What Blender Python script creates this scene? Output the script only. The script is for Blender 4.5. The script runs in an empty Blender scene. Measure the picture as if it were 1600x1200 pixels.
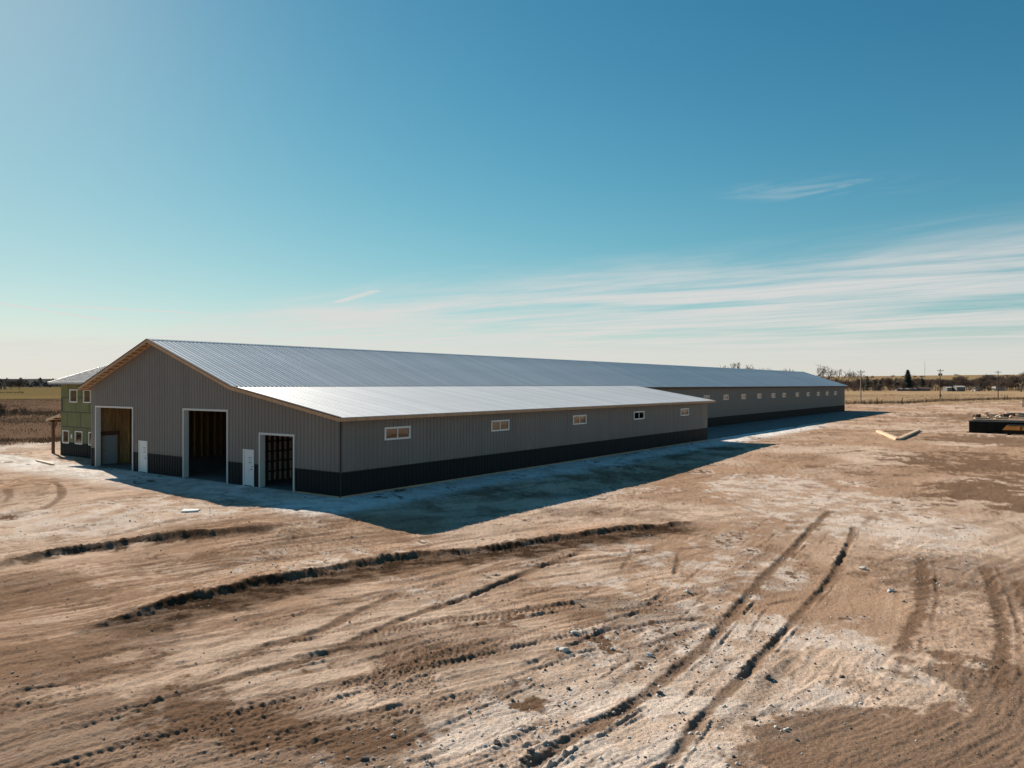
import bpy, math, random
import numpy as np
from mathutils import Vector, Matrix

random.seed(7)
rng = np.random.default_rng(7)
scene = bpy.context.scene
col = scene.collection

# ------------------------------------------------------------------ camera
CAM_H, FPX, HOR = 5.8, 1184.0, 601.0          # height in m, focal length in photo px (1600 wide), horizon row
cam = bpy.data.cameras.new('camera')
cam.sensor_width = 36.0
cam.lens = 36.0 * FPX / 1600.0
cam.clip_start, cam.clip_end = 0.1, 20000
camo = bpy.data.objects.new('camera', cam)
col.objects.link(camo)
camo.location = (0, 0, CAM_H)
camo.rotation_euler = (math.radians(90) + math.atan((HOR - 600) / FPX), 0, 0)
scene.camera = camo
scene.cycles.use_denoising = True

# ------------------------------------------------------------------ the barn's axes: origin at its near corner
C = np.array([-8.78, 38.8])
U = np.array([.5854, .8107])                  # along the long side, away from the camera
V = np.array([-.8107, .5854])                 # along the gable, to the left
BARN_ROT = math.atan2(U[1], U[0])

# ------------------------------------------------------------------ sun and sky
SUN = Vector((.50 * U[0] + 1.75 * V[0], .50 * U[1] + 1.75 * V[1], 1.0)).normalized()
SUN_EL = math.asin(SUN.z)
SUN_ROT = math.atan2(SUN.x, SUN.y)
sl = bpy.data.lights.new('sun', 'SUN')
sl.energy = 5.0
sl.angle = math.radians(.53)
sl.color = (1.0, .90, .78)
so = bpy.data.objects.new('sun', sl)
col.objects.link(so)
so.rotation_euler = (-SUN).to_track_quat('-Z', 'Y').to_euler()
so.location = (-60, 60, 60)

world = bpy.data.worlds.new('World')
scene.world = world
world.use_nodes = True
scene.view_settings.view_transform = 'Standard'
scene.view_settings.look = 'None'
scene.view_settings.gamma = 1.0
scene.view_settings.exposure = 0.58
scene.view_settings.use_curve_mapping = False


class NT:
    """small helper for node trees"""
    def __init__(self, tree):
        self.t = tree
        tree.nodes.clear()

    def n(self, kind, **kw):
        nd = self.t.nodes.new(kind)
        ins = kw.pop('ins', {})
        for k, v in kw.items():
            setattr(nd, k, v)
        for k, v in ins.items():
            if hasattr(v, 'is_linked') or isinstance(v, bpy.types.NodeSocket):
                self.t.links.new(v, nd.inputs[k])
            else:
                nd.inputs[k].default_value = v
        return nd

    def math(self, op, a, b=None, c=None, clamp=False):
        ins = {0: a}
        if b is not None: ins[1] = b
        if c is not None: ins[2] = c
        return self.n('ShaderNodeMath', operation=op, use_clamp=clamp, ins=ins).outputs[0]

    def vmath(self, op, a, b=None, s=None):
        ins = {0: a}
        if b is not None: ins[1] = b
        nd = self.n('ShaderNodeVectorMath', operation=op, ins=ins)
        if s is not None:
            if isinstance(s, bpy.types.NodeSocket): self.t.links.new(s, nd.inputs['Scale'])
            else: nd.inputs['Scale'].default_value = s
        return nd.outputs['Value'] if op in ('DOT_PRODUCT', 'LENGTH', 'DISTANCE') else nd.outputs['Vector']

    def ss(self, x, lo, hi, a=0.0, b=1.0):
        return self.n('ShaderNodeMapRange', interpolation_type='SMOOTHSTEP',
                      ins={'Value': x, 'From Min': lo, 'From Max': hi, 'To Min': a, 'To Max': b}).outputs[0]

    def noise(self, vec, scale, detail=4, rough=.55, dist=0.0):
        return self.n('ShaderNodeTexNoise', ins={'Vector': vec, 'Scale': scale, 'Detail': detail,
                                                 'Roughness': rough, 'Distortion': dist}).outputs['Fac']

    def mix(self, f, a, b, blend='MIX'):
        nd = self.n('ShaderNodeMix', data_type='RGBA', blend_type=blend)
        for key, val in ((0, f), (6, a), (7, b)):
            if isinstance(val, bpy.types.NodeSocket): self.t.links.new(val, nd.inputs[key])
            elif key == 0: nd.inputs[0].default_value = val
            else: nd.inputs[key].default_value = (*val[:3], 1)
        return nd.outputs[2]

    def link(self, a, b):
        self.t.links.new(a, b)


SKY = (.485, 1.20, 1.36, .075, (.96, .97, .86), .28)     # hue, saturation, gamma, shoulder, tint, dust


def build_sky():
    w = NT(world.node_tree)
    sky = w.n('ShaderNodeTexSky', sky_type='NISHITA', sun_disc=False)
    sky.sun_elevation = SUN_EL
    sky.sun_rotation = SUN_ROT
    sky.altitude = 900
    sky.air_density = 1.0
    sky.dust_density = SKY[5]
    sky.ozone_density = 3.5
    c = w.n('ShaderNodeHueSaturation', ins={'Hue': SKY[0], 'Saturation': SKY[1], 'Value': 1.0, 'Color': sky.outputs[0]}).outputs[0]
    c = w.n('ShaderNodeGamma', ins={0: c, 1: SKY[2]}).outputs[0]
    c = w.vmath('DIVIDE', c, w.vmath('ADD', w.vmath('SCALE', c, s=SKY[3]), (1, 1, 1)))      # soft shoulder towards the sun
    c = w.vmath('MULTIPLY', c, SKY[4])
    d = w.n('ShaderNodeTexCoord').outputs['Generated']
    sep = w.n('ShaderNodeSeparateXYZ', ins={0: d})
    z = w.math('MAXIMUM', sep.outputs[2], .012)
    px = w.math('DIVIDE', sep.outputs[0], z)
    py = w.math('DIVIDE', sep.outputs[1], z)
    p = w.n('ShaderNodeCombineXYZ', ins={0: px, 1: py}).outputs[0]      # point on the cirrus layer
    s = w.vmath('DOT_PRODUCT', p, (.79, -.62, 0))
    t = w.vmath('DOT_PRODUCT', p, (.62, .79, 0))
    q = w.n('ShaderNodeCombineXYZ', ins={0: w.math('MULTIPLY', s, .20), 1: w.math('MULTIPLY', t, .50)}).outputs[0]
    n1 = w.noise(q, 1.0, 6, .58, .5)
    q2 = w.n('ShaderNodeCombineXYZ', ins={0: w.math('MULTIPLY', s, .45), 1: w.math('MULTIPLY', t, 1.7), 2: 7.0}).outputs[0]
    n2 = w.noise(q2, 1.0, 5, .6, .8)
    edge = w.math('ADD', t, w.math('MULTIPLY', w.math('SUBTRACT', n1, .5), 5.0))
    cover = w.ss(edge, 4.8, 8.0)
    wisps = w.ss(w.math('ADD', w.math('MULTIPLY', n1, .62), w.math('MULTIPLY', n2, .38)), .32, .61)
    far = w.ss(w.vmath('LENGTH', p), 9.5, 26.0)                          # thin veil seen edge-on above the horizon
    m = w.math('MULTIPLY', cover, w.math('MULTIPLY', wisps, .88))
    m = w.math('MAXIMUM', m, w.math('MULTIPLY', far, .72))
    # one loose wisp higher up
    dv = w.vmath('SUBTRACT', p, (1.60, 3.85, 0))
    ds = w.math('MULTIPLY', w.vmath('DOT_PRODUCT', dv, (.97, -.24, 0)), 1.6)
    dt = w.math('MULTIPLY', w.vmath('DOT_PRODUCT', dv, (.24, .97, 0)), 3.2)
    rr = w.math('SQRT', w.math('ADD', w.math('MULTIPLY', ds, ds), w.math('MULTIPLY', dt, dt)))
    q3 = w.n('ShaderNodeCombineXYZ', ins={0: w.math('MULTIPLY', s, 1.6), 1: w.math('MULTIPLY', t, 4.0), 2: 3.0}).outputs[0]
    wisp = w.math('MULTIPLY', w.ss(rr, 1.1, 0.1), w.ss(w.noise(q3, 1.0, 6, .62, 1.0), .40, .75))
    m = w.math('MAXIMUM', m, w.math('MULTIPLY', wisp, .32))
    # short contrails
    for a, b, wd, st in (((-6.3, 9.3), (-6.33, 11.7), .12, .8), ((-5.77, 9.63), (-4.5, 10.5), .13, .9),
                         ((-2.11, 9.18), (-1.47, 8.1), .09, .9)):
        ab = Vector((b[0] - a[0], b[1] - a[1], 0))
        pa = w.vmath('SUBTRACT', p, (*a, 0))
        tt = w.math('MULTIPLY', w.vmath('DOT_PRODUCT', pa, tuple(ab)), 1 / ab.length_squared, clamp=True)
        dd = w.vmath('DISTANCE', pa, w.vmath('SCALE', tuple(ab), s=tt))
        f = w.ss(dd, wd * 1.6, .0)
        f = w.math('MULTIPLY', f, w.ss(n2, .2, .6, .5, 1.0))
        m = w.math('MAXIMUM', m, w.math('MULTIPLY', f, st))
    cl = w.mix(m, c, (7.6, 7.4, 7.15))
    bg = w.n('ShaderNodeBackground', ins={'Color': cl, 'Strength': .064})
    out = w.n('ShaderNodeOutputWorld')
    w.link(bg.outputs[0], out.inputs['Surface'])


build_sky()


# ------------------------------------------------------------------ numpy noise
def _hash(ix, iy, seed):
    h = (ix.astype(np.int64) * 374761393 + iy.astype(np.int64) * 668265263 + seed * 974634777) & 0xffffffff
    h = ((h ^ (h >> 13)) * 1274126177) & 0xffffffff
    return ((h ^ (h >> 16)) & 0xffffff).astype(np.float32) / np.float32(0xffffff)


def vnoise(x, y, seed=0):
    ix, iy = np.floor(x), np.floor(y)
    fx, fy = (x - ix).astype(np.float32), (y - iy).astype(np.float32)
    fx = fx * fx * fx * (fx * (fx * 6 - 15) + 10)
    fy = fy * fy * fy * (fy * (fy * 6 - 15) + 10)
    a, b = _hash(ix, iy, seed), _hash(ix + 1, iy, seed)
    c_, d = _hash(ix, iy + 1, seed), _hash(ix + 1, iy + 1, seed)
    return (a + (b - a) * fx) * (1 - fy) + (c_ + (d - c_) * fx) * fy


def fbm(x, y, octaves=4, seed=0, gain=.5):
    s, amp, tot = 0, 1.0, 0
    for o in range(octaves):
        k = 2.03 ** o
        s = s + amp * vnoise(x * k + 17.3 * o, y * k - 9.1 * o, seed + o)
        tot += amp
        amp *= gain
    return s / tot                              # 0..1


def sm(lo, hi, x):
    t = np.clip((x - lo) / (hi - lo), 0, 1)
    return t * t * (3 - 2 * t)


def local(x, y):
    dx, dy = x - C[0], y - C[1]
    return dx * U[0] + dy * U[1], dx * V[0] + dy * V[1]


def terrain(x, y):
    """smooth shape of the land: the pad the barn stands on, the lower yard, the rising far land"""
    a, b = local(x, y)
    out = np.maximum(sm(-2.0, -8.5, b), sm(-6.5, -13, a))
    z = -.45 * out * (1 - sm(14, 46, a)) * (1 - sm(26, 40, b))
    D = np.hypot(x, y)
    side = np.clip(x / np.maximum(D, 1), -.6, .6) / .6
    z = z + sm(950, 3400, D) * (33 + 9 * side + 7 * (fbm(x / 900, y / 900, 3, 5) - .5))
    return z


def g2w(px, py):
    """photo pixel -> point on the land"""
    px, py = np.asarray(px, float), np.asarray(py, float)
    z = np.zeros_like(px)
    for _ in range(12):
        Y = FPX * (CAM_H - z) / (py - HOR)
        X = (px - 800) / FPX * Y
        z = z * .4 + .6 * terrain(X, Y)
    return X, Y


def smooth_curve(pts, step=.25):
    """Catmull-Rom through world points"""
    P = np.array(pts, float)
    P = np.vstack([2 * P[0] - P[1], P, 2 * P[-1] - P[-2]])
    out = []
    for i in range(1, len(P) - 2):
        n = max(2, int(np.hypot(*(P[i + 1] - P[i])) / step))
        t = np.linspace(0, 1, n, endpoint=False)[:, None]
        out.append(.5 * ((2 * P[i]) + (P[i + 1] - P[i - 1]) * t + (2 * P[i - 1] - 5 * P[i] + 4 * P[i + 1] - P[i + 2]) * t * t
                         + (3 * P[i] - P[i - 1] - 3 * P[i + 1] + P[i + 2]) * t ** 3))
    return np.vstack(out + [P[-2][None]])


def curve_field(X, Y, pts, reach):
    """indices of vertices near a curve, signed distance, arc length and curve length"""
    lo, hi = pts.min(0) - reach, pts.max(0) + reach
    idx = np.nonzero((X > lo[0]) & (X < hi[0]) & (Y > lo[1]) & (Y < hi[1]))[0]
    x, y = X[idx], Y[idx]
    best = np.full(len(idx), 1e9, np.float32)
    sd, arc = np.zeros_like(best), np.zeros_like(best)
    seg = np.diff(pts, axis=0)
    L = np.hypot(seg[:, 0], seg[:, 1])
    acc = np.concatenate([[0], np.cumsum(L)])
    stride = max(1, int(.9 / max(L.mean(), 1e-3)))
    for k in range(0, len(seg), stride):
        a = pts[k]
        b = pts[min(k + stride, len(pts) - 1)]
        ab = b - a
        l2 = ab @ ab
        if l2 < 1e-9: continue
        m = np.nonzero((x > min(a[0], b[0]) - reach) & (x < max(a[0], b[0]) + reach) &
                       (y > min(a[1], b[1]) - reach) & (y < max(a[1], b[1]) + reach))[0]
        if not len(m): continue
        rx, ry = x[m] - a[0], y[m] - a[1]
        t = np.clip((rx * ab[0] + ry * ab[1]) / l2, 0, 1)
        ex, ey = rx - t * ab[0], ry - t * ab[1]
        d = np.hypot(ex, ey)
        up = d < best[m]
        mm = m[up]
        best[mm] = d[up]
        sgn = np.sign(ab[0] * ry[up] - ab[1] * rx[up])
        sd[mm] = d[up] * sgn
        arc[mm] = acc[k] + t[up] * math.sqrt(l2)
    ok = best < reach
    return idx[ok], sd[ok], arc[ok], acc[-1]


# ------------------------------------------------------------------ materials
MATS = {}


def mat(name, color, rough=.6, metal=0.0, var=0.0, scale=3.0, bump=0.0, bscale=20.0, obj_var=0.0, stretch=None, spec=.5, dirt=None):
    m = bpy.data.materials.new(name)
    m.use_nodes = True
    t = NT(m.node_tree)
    tc = t.n('ShaderNodeTexCoord').outputs['Object']
    if stretch: tc = t.vmath('MULTIPLY', tc, stretch)
    c = (*color, 1)
    cs = None
    if var:
        n = t.noise(tc, scale, 5, .6)
        f = t.n('ShaderNodeMapRange', ins={'Value': n, 'From Min': .3, 'From Max': .7, 'To Min': 1 - var, 'To Max': 1 + var}).outputs[0]
        cs = t.vmath('SCALE', color, s=f)
    if obj_var:
        r = t.n('ShaderNodeObjectInfo').outputs['Random']
        f = t.n('ShaderNodeMapRange', ins={'Value': r, 'To Min': 1 - obj_var, 'To Max': 1 + obj_var}).outputs[0]
        cs = t.vmath('SCALE', cs if cs is not None else color, s=f)
    if dirt:                                      # splashed mud near the foot, a stain with its own ragged edge
        wz = t.n('ShaderNodeSeparateXYZ', ins={0: t.n('ShaderNodeNewGeometry').outputs['Position']}).outputs[2]
        h = t.math('ADD', wz, t.math('MULTIPLY', t.noise(tc, 2.5, 5, .7), -.5))
        f = t.ss(h, dirt[1], -.3, 0, dirt[2])
        cs = t.mix(f, cs if cs is not None else color, dirt[0])
    b = t.n('ShaderNodeBsdfPrincipled', ins={'Roughness': rough, 'Metallic': metal, 'Specular IOR Level': spec})
    if cs is not None: t.link(cs, b.inputs['Base Color'])
    else: b.inputs['Base Color'].default_value = c
    if bump:
        bn = t.n('ShaderNodeBump', ins={'Strength': bump, 'Distance': .02, 'Height': t.noise(tc, bscale, 5, .6)})
        t.link(bn.outputs[0], b.inputs['Normal'])
    o = t.n('ShaderNodeOutputMaterial')
    t.link(b.outputs[0], o.inputs[0])
    MATS[name] = m
    return m


def glass_mat():
    m = bpy.data.materials.new('window_glass')
    m.use_nodes = True
    t = NT(m.node_tree)
    fr = t.n('ShaderNodeLayerWeight', ins={'Blend': .32}).outputs['Fresnel']
    f = t.math('MULTIPLY_ADD', fr, 1.3, .10, clamp=True)
    tr = t.n('ShaderNodeBsdfTransparent', ins={0: (.55, .58, .56, 1)})
    gl = t.n('ShaderNodeBsdfGlossy', ins={'Color': (.95, .95, .95, 1), 'Roughness': .03})
    mx = t.n('ShaderNodeMixShader', ins={0: f, 1: tr.outputs[0], 2: gl.outputs[0]})
    o = t.n('ShaderNodeOutputMaterial')
    t.link(mx.outputs[0], o.inputs[0])
    MATS['window_glass'] = m


glass_mat()
mat('siding_grey', (.190, .170, .153), .45, .0, var=.05, scale=.8, obj_var=.055, spec=.35, bump=.35, bscale=1.6)
mat('siding_black', (.011, .015, .018), .5, .0, var=.1, scale=1.0, obj_var=.05, spec=.12)
mat('roof_metal', (.87, .835, .79), .42, .22, var=.07, scale=.22, obj_var=.06, bump=.30, bscale=1.2)
mat('roof_tan', (.43, .39, .36), .65, .0, var=.05, scale=.3, obj_var=.04)
mat('trim_grey', (.42, .40, .38), .45, .1)
mat('jamb_pale', (.62, .60, .57), .5)
mat('trim_dark', (.03, .028, .026), .6, .0, spec=.2)
mat('white_frame', (.78, .77, .74), .4)
mat('door_white', (.76, .76, .75), .35, var=.02, scale=2)
mat('door_grey', (.36, .39, .40), .4)
mat('mark_grey', (.12, .12, .12), .5)
mat('lumber', (.52, .31, .17), .75, var=.18, scale=4, bump=.15, bscale=30, obj_var=.10)
mat('lumber_pale', (.66, .47, .31), .75, var=.15, scale=4, bump=.15, obj_var=.12)
mat('lumber_brown', (.38, .225, .095), .8, var=.35, scale=2.2, bump=.2, obj_var=.25, stretch=(3, 3, .5))
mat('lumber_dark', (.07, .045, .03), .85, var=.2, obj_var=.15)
mat('stud_pale', (.80, .66, .54), .8, var=.12, obj_var=.1)
mat('post_brown', (.12, .055, .03), .8, var=.25, scale=5, stretch=(4, 4, .6))
mat('slab', (.16, .145, .13), .9, var=.25, scale=.8, bump=.3, bscale=6)
mat('sheathing_green', (.135, .138, .042), .6, var=.14, scale=1.1, obj_var=.07)
mat('seam_tape', (.030, .040, .016), .55)
mat('black_steel', (.008, .009, .008), .6, var=.3, scale=2, spec=.15)
mat('grey_steel', (.16, .155, .145), .5, .2, var=.2)
mat('orange_paint', (.42, .15, .018), .45, var=.25, scale=2)
mat('pole_grey', (.28, .23, .19), .85, var=.2, stretch=(3, 3, .3))
mat('pole_brown', (.055, .035, .025), .85, var=.2, stretch=(3, 3, .3))
mat('iron_dark', (.03, .03, .032), .5, .3)
mat('bark', (.115, .085, .068), .9, obj_var=.2)
mat('twig', (.125, .086, .064), .9, obj_var=.2)
mat('needle', (.018, .030, .020), .8, obj_var=.25)
mat('needle_dark', (.020, .026, .018), .8, obj_var=.3)
mat('brush', (.115, .082, .060), .95, obj_var=.2)
mat('wood_far', (.045, .045, .050), .95)  # slightly blue: distance haze put into the wood's colour
mat('weed', (.20, .13, .07), .95)
mat('stubble', (.27, .18, .105), .95)
mat('rock_pale', (.55, .52, .48), .9, var=.2, scale=6, bump=.5, bscale=12, obj_var=.1)
mat('rock_dark', (.105, .085, .072), .95, var=.3, scale=8, bump=.5, bscale=14, obj_var=.15)
mat('clod_mid', (.30, .21, .15), .95, var=.3, scale=8)
mat('wall_far', (.42, .38, .33), .8)
mat('wall_far_dark', (.16, .14, .13), .8)
mat('roof_far_white', (.50, .49, .47), .7)
mat('roof_far_red', (.16, .075, .06), .8)
mat('roof_far_dark', (.05, .045, .045), .8)
mat('glass_far', (.03, .035, .04), .2)


# ------------------------------------------------------------------ mesh helpers
class MB:
    def __init__(self):
        self.v, self.f = [], []

    def quad(self, *p):
        k = len(self.v)
        self.v += [tuple(q) for q in p]
        self.f.append(tuple(range(k, k + len(p))))
        return self

    def box(self, x0, x1, y0, y1, z0, z1):
        k = len(self.v)
        self.v += [(x0, y0, z0), (x1, y0, z0), (x1, y1, z0), (x0, y1, z0), (x0, y0, z1), (x1, y0, z1), (x1, y1, z1), (x0, y1, z1)]
        self.f += [tuple(k + i for i in q) for q in ((0, 3, 2, 1), (4, 5, 6, 7), (0, 1, 5, 4), (1, 2, 6, 5), (2, 3, 7, 6), (3, 0, 4, 7))]
        return self

    def hexa(self, lo, hi):
        """prism from two quads (lists of 4 points, same winding)"""
        k = len(self.v)
        self.v += [tuple(p) for p in lo] + [tuple(p) for p in hi]
        self.f += [tuple(k + i for i in q) for q in ((0, 3, 2, 1), (4, 5, 6, 7), (0, 1, 5, 4), (1, 2, 6, 5), (2, 3, 7, 6), (3, 0, 4, 7))]
        return self

    def beam(self, p, q, w, h):
        """rectangular bar from p to q; w across (horizontal), h in the other direction"""
        p, q = Vector(p), Vector(q)
        d = (q - p).normalized()
        s = d.cross(Vector((0, 0, 1)))
        if s.length < 1e-4: s = Vector((1, 0, 0))
        s.normalize()
        t = s.cross(d)
        c = [s * (i * w / 2) + t * (j * h / 2) for i, j in ((-1, -1), (1, -1), (1, 1), (-1, 1))]
        return self.hexa([p + o for o in c], [q + o for o in c])

    def tube(self, p, q, r0, r1, n=8, cap=True):
        p, q = Vector(p), Vector(q)
        d = (q - p).normalized()
        s = d.cross(Vector((0, 0, 1)))
        if s.length < 1e-3: s = Vector((1, 0, 0))
        s.normalize()
        t = s.cross(d)
        k = len(self.v)
        for (c0, r) in ((p, r0), (q, r1)):
            for i in range(n):
                a = 2 * math.pi * i / n
                self.v.append(tuple(c0 + s * (math.cos(a) * r) + t * (math.sin(a) * r)))
        for i in range(n):
            j = (i + 1) % n
            self.f.append((k + i, k + j, k + n + j, k + n + i))
        if cap:
            self.f.append(tuple(range(k + n - 1, k - 1, -1)))
            self.f.append(tuple(range(k + n, k + 2 * n)))
        return self

    def mesh(self, name, m=None, smooth=False):
        me = bpy.data.meshes.new(name)
        me.from_pydata(self.v, [], self.f)
        if m: me.materials.append(MATS[m])
        if smooth: me.polygons.foreach_set('use_smooth', [True] * len(me.polygons))
        me.update()
        return me

    def build(self, name, m, parent=None, loc=None, smooth=False):
        o = bpy.data.objects.new(name, self.mesh(name, m, smooth))
        col.objects.link(o)
        if parent: o.parent = parent
        if loc: o.location = loc
        return o


def place(name, me, parent=None, loc=(0, 0, 0), rz=0.0, scale=1.0):
    o = bpy.data.objects.new(name, me)
    col.objects.link(o)
    if parent: o.parent = parent
    o.location = loc
    o.rotation_euler = (0, 0, rz)
    o.scale = (scale,) * 3 if isinstance(scale, (int, float)) else scale
    return o


def empty(name, loc, rz=0.0):
    o = bpy.data.objects.new(name, None)
    col.objects.link(o)
    o.location = loc
    o.rotation_euler = (0, 0, rz)
    o.empty_display_size = .3
    return o


def tag(o, label=None, cat=None, group=None, kind=None):
    if label: o['label'] = label
    if cat: o['category'] = cat
    if group: o['group'] = group
    if kind: o['kind'] = kind
    return o


def lw(a, b):
    """barn coordinates -> world"""
    return C[0] + a * U[0] + b * V[0], C[1] + a * U[1] + b * V[1]


# ================================================================== THE GROUND
def px_curve(pts, step=.2):
    X, Y = g2w([p[0] for p in pts], [p[1] for p in pts])
    return smooth_curve(np.column_stack([X, Y]), step)


BERM_A = [(60, 1003), (110, 988), (180, 966), (250, 947), (320, 928), (400, 912), (500, 890), (600, 872), (700, 862), (800, 852), (880, 838), (1000, 823), (1110, 816)]
BERM_B = [(-60, 896), (0, 882), (60, 868), (130, 858), (200, 847), (270, 837), (330, 831), (400, 822), (455, 816)]
RUT_C = [(250, 1095), (370, 1060), (500, 1025), (560, 1000), (640, 965), (700, 945), (800, 905), (860, 880), (915, 860)]
RUT_D = [(330, 1045), (420, 1010), (500, 985), (560, 955), (640, 920)]
TRACK_E = [(560, 1000), (620, 984), (700, 970), (800, 960), (870, 950), (925, 940)]
RUT_G = [(800, 1215), (880, 1160), (1000, 1090), (1090, 1022), (1140, 962), (1190, 905), (1230, 865), (1280, 815), (1300, 798)]
RUT_H = [(1010, 1230), (1055, 1180), (1090, 1132), (1130, 1088), (1160, 1062), (1210, 1002), (1260, 945), (1300, 898), (1325, 850), (1335, 822)]
MARK_R1 = [(1400, 1030), (1415, 1000), (1440, 940), (1442, 890), (1436, 865)]
MARK_R2 = [(1560, 1085), (1565, 1020), (1562, 960), (1545, 900), (1535, 880)]
MARK_R3 = [(1640, 1010), (1605, 940), (1590, 900)]
TRACK_F = [(635, 1090), (628, 1060), (640, 1030), (672, 1005)]


def ground():
    rad = np.concatenate([np.linspace(.6, 8.6, 22), 1 / np.linspace(1 / 9., 1 / 125., 640), np.geomspace(127, 9000, 120)])
    th = np.radians(np.concatenate([np.linspace(-39.5, 39.5, 960), np.linspace(43, 317, 72)]))
    R, T = np.meshgrid(rad, th, indexing='ij')
    X, Y = (R * np.sin(T)).ravel(), (R * np.cos(T)).ravel()
    nr, nt = R.shape
    D = R.ravel()
    a, b = local(X, Y)
    z = terrain(X, Y).astype(np.float64)
    near = 1 - sm(90, 200, D)

    # --- where the worked yard ends and the fields begin
    wob = (fbm(X / 14, Y / 14, 3, 41) - .5)
    fieldL = sm(51.5, 53.5, b + wob * 5)
    fieldR = sm(-1.5, 2, (Y - (222 + (X - 102) * .55)) + wob * 14) * sm(20, 50, X)
    behind = sm(156, 175, a + wob * 10) * (1 - sm(-6, 4, X - 118))
    field = np.clip(fieldL + fieldR + behind * sm(225, 240, Y), 0, 1)
    yard = 1 - field
    foot = np.minimum.reduce([a + .3, 153.3 - a, b + .3, 26.6 - b])
    inside = (foot > .55) & ~((a > 50) & (b < 8.6))
    outside_dist = np.maximum.reduce([-a, a - 153, -b, b - 37])

    # --- relief
    calm = .25 + .75 * sm(.3, 3.5, outside_dist)
    und = (fbm(X / 5.0, Y / 5.0, 3, 1) - .5) * .17 + (fbm(X / 1.3, Y / 1.3, 3, 2) - .5) * .05
    dirv = np.array([.80, .60])
    s_, t_ = X * dirv[0] + Y * dirv[1], -X * dirv[1] + Y * dirv[0]
    warp = (fbm(X / 6, Y / 6, 2, 9) - .5) * 2.2
    streak_m = sm(.40, .60, fbm(X / 4.2, Y / 4.2, 3, 12))
    streak = ((fbm(s_ / 1.7, (t_ + warp) / .17, 3, 3) - .5) * .050 + (fbm(s_ / .7, (t_ + warp) / .07, 2, 8) - .5) * .020) * streak_m
    rough_m = sm(.46, .66, fbm(X / 2.6 + 5, Y / 2.6, 4, 14))
    clod = (np.maximum(0, fbm(X / .13, Y / .13, 3, 4) - .50) * .065 + np.maximum(0, vnoise(X / .055, Y / .055, 44) - .55) * .022) * (.12 + rough_m)
    grit = (vnoise(X / .045, Y / .045, 6) - .5) * .012 + (fbm(X / .10, Y / .10, 2, 7) - .5) * .014
    z += near * yard * calm * (und + streak + clod + grit)
    z += field * (fbm(X / 2.5, Y / 2.5, 3, 21) - .5) * .30 * (1 - sm(150, 500, D))

    # --- colours: base dirt
    c_tan = np.array([.415, .268, .177])
    c_pale = np.array([.585, .430, .320])
    c_brown = np.array([.195, .119, .075])
    c_white = np.array([.690, .575, .480])
    mixA = sm(.35, .66, fbm(X / 7.5, Y / 7.5, 4, 31))
    colr = c_tan[None] * (1 - mixA[:, None]) + c_pale[None] * mixA[:, None]

    def blend(colr, c, m):
        m = np.clip(m, 0, 1)[:, None]
        return colr * (1 - m) + c[None] * m

    def blob(px, py, rx, ry, rot=0.0):
        x0, y0 = g2w([px], [py])
        dx, dy = X - x0[0], Y - y0[0]
        cr, sr = math.cos(rot), math.sin(rot)
        e = np.hypot((dx * cr + dy * sr) / rx, (-dx * sr + dy * cr) / ry)
        return np.exp(-(e ** 2))

    nz = fbm(X / 2.2, Y / 2.2, 5, 33, .6)
    nz2 = fbm(X / .7, Y / .7, 4, 35, .6)
    # fine brown scatter over the yard
    colr = blend(colr, c_brown, .55 * sm(.54, .70, nz) * (.35 + .65 * rough_m))
    colr = blend(colr, c_brown, .35 * sm(.55, .72, fbm(s_ / 5.0, (t_ + warp) / .55, 4, 36)))
    # overlapping wheel lines, two directions, and crusted flakes
    reg = sm(1.0, 6.0, X - .12 * Y)
    s2, t2 = X * .50 + Y * .866, -X * .866 + Y * .50
    lineA = fbm(s_ / 2.4, (t_ + warp * 1.6) / .16, 4, 81)
    lineB = fbm(s2 / 4.0, (t2 + warp * .6) / .13, 3, 82)
    lines = lineA * (1 - reg) + lineB * reg
    colr = blend(colr, c_brown, .50 * (1 - .72 * reg) * sm(.54, .70, lines) * (.10 + .90 * sm(.42, .62, fbm(X / 2.6, Y / 2.6, 4, 83))))
    colr = blend(colr, c_pale * 1.12, .6 * (1 - .6 * reg) * sm(.52, .36, lines) * sm(.42, .60, fbm(X / 2.8 + 9, Y / 2.8, 3, 84)))
    z += near * yard * calm * (sm(.50, .62, lines) * -.010 + sm(.62, .74, lines) * -.010) * (1 - .85 * reg)
    colr = blend(colr, c_brown * .8, .5 * sm(.60, .74, fbm(X / .45, Y / .45, 4, 85, .62)) * rough_m)
    # crushed-limestone patches
    white = (1.35 * blob(1235, 768, 4.5, 8.0) + 1.35 * blob(1390, 825, 3.2, 5.5) + .8 * blob(1300, 800, 4, 5) + 1.0 * blob(830, 1140, 2.6, 1.5, .45) + 1.0 * blob(960, 1090, 2.4, 1.6, .6)
             + .9 * blob(1085, 1090, 1.3, 2.4, -.2) + .95 * blob(1120, 1010, 1.6, 3.2, -.2) + .8 * blob(1040, 960, 2.4, 2.0)
             + .55 * blob(1285, 1095, 1.3, 1.1) + .6 * blob(1235, 1140, 1.2, .8) + .7 * blob(1480, 1080, 1.0, 1.6) + .8 * blob(700, 1190, 2.2, .8)
             + .55 * blob(1320, 1010, 1.3, 1.4) + .7 * blob(1190, 880, 1.5, 3.4) + .6 * blob(1050, 900, 3.0, 3.0)
             + .6 * blob(1000, 1190, 2.2, .9) + .7 * blob(900, 780, 6, 2.4, .9) + .8 * blob(280, 805, 7, 3.0, .5) + .7 * blob(120, 800, 9, 3.5, .4) + .6 * blob(60, 715, 8, 9) + .5 * blob(520, 880, 5, 2, .6) + .5 * blob(1130, 690, 8, 6)
             + .5 * blob(950, 850, 4, 2.0, .5) + .5 * blob(620, 930, 3, 1.4, .5))
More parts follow.
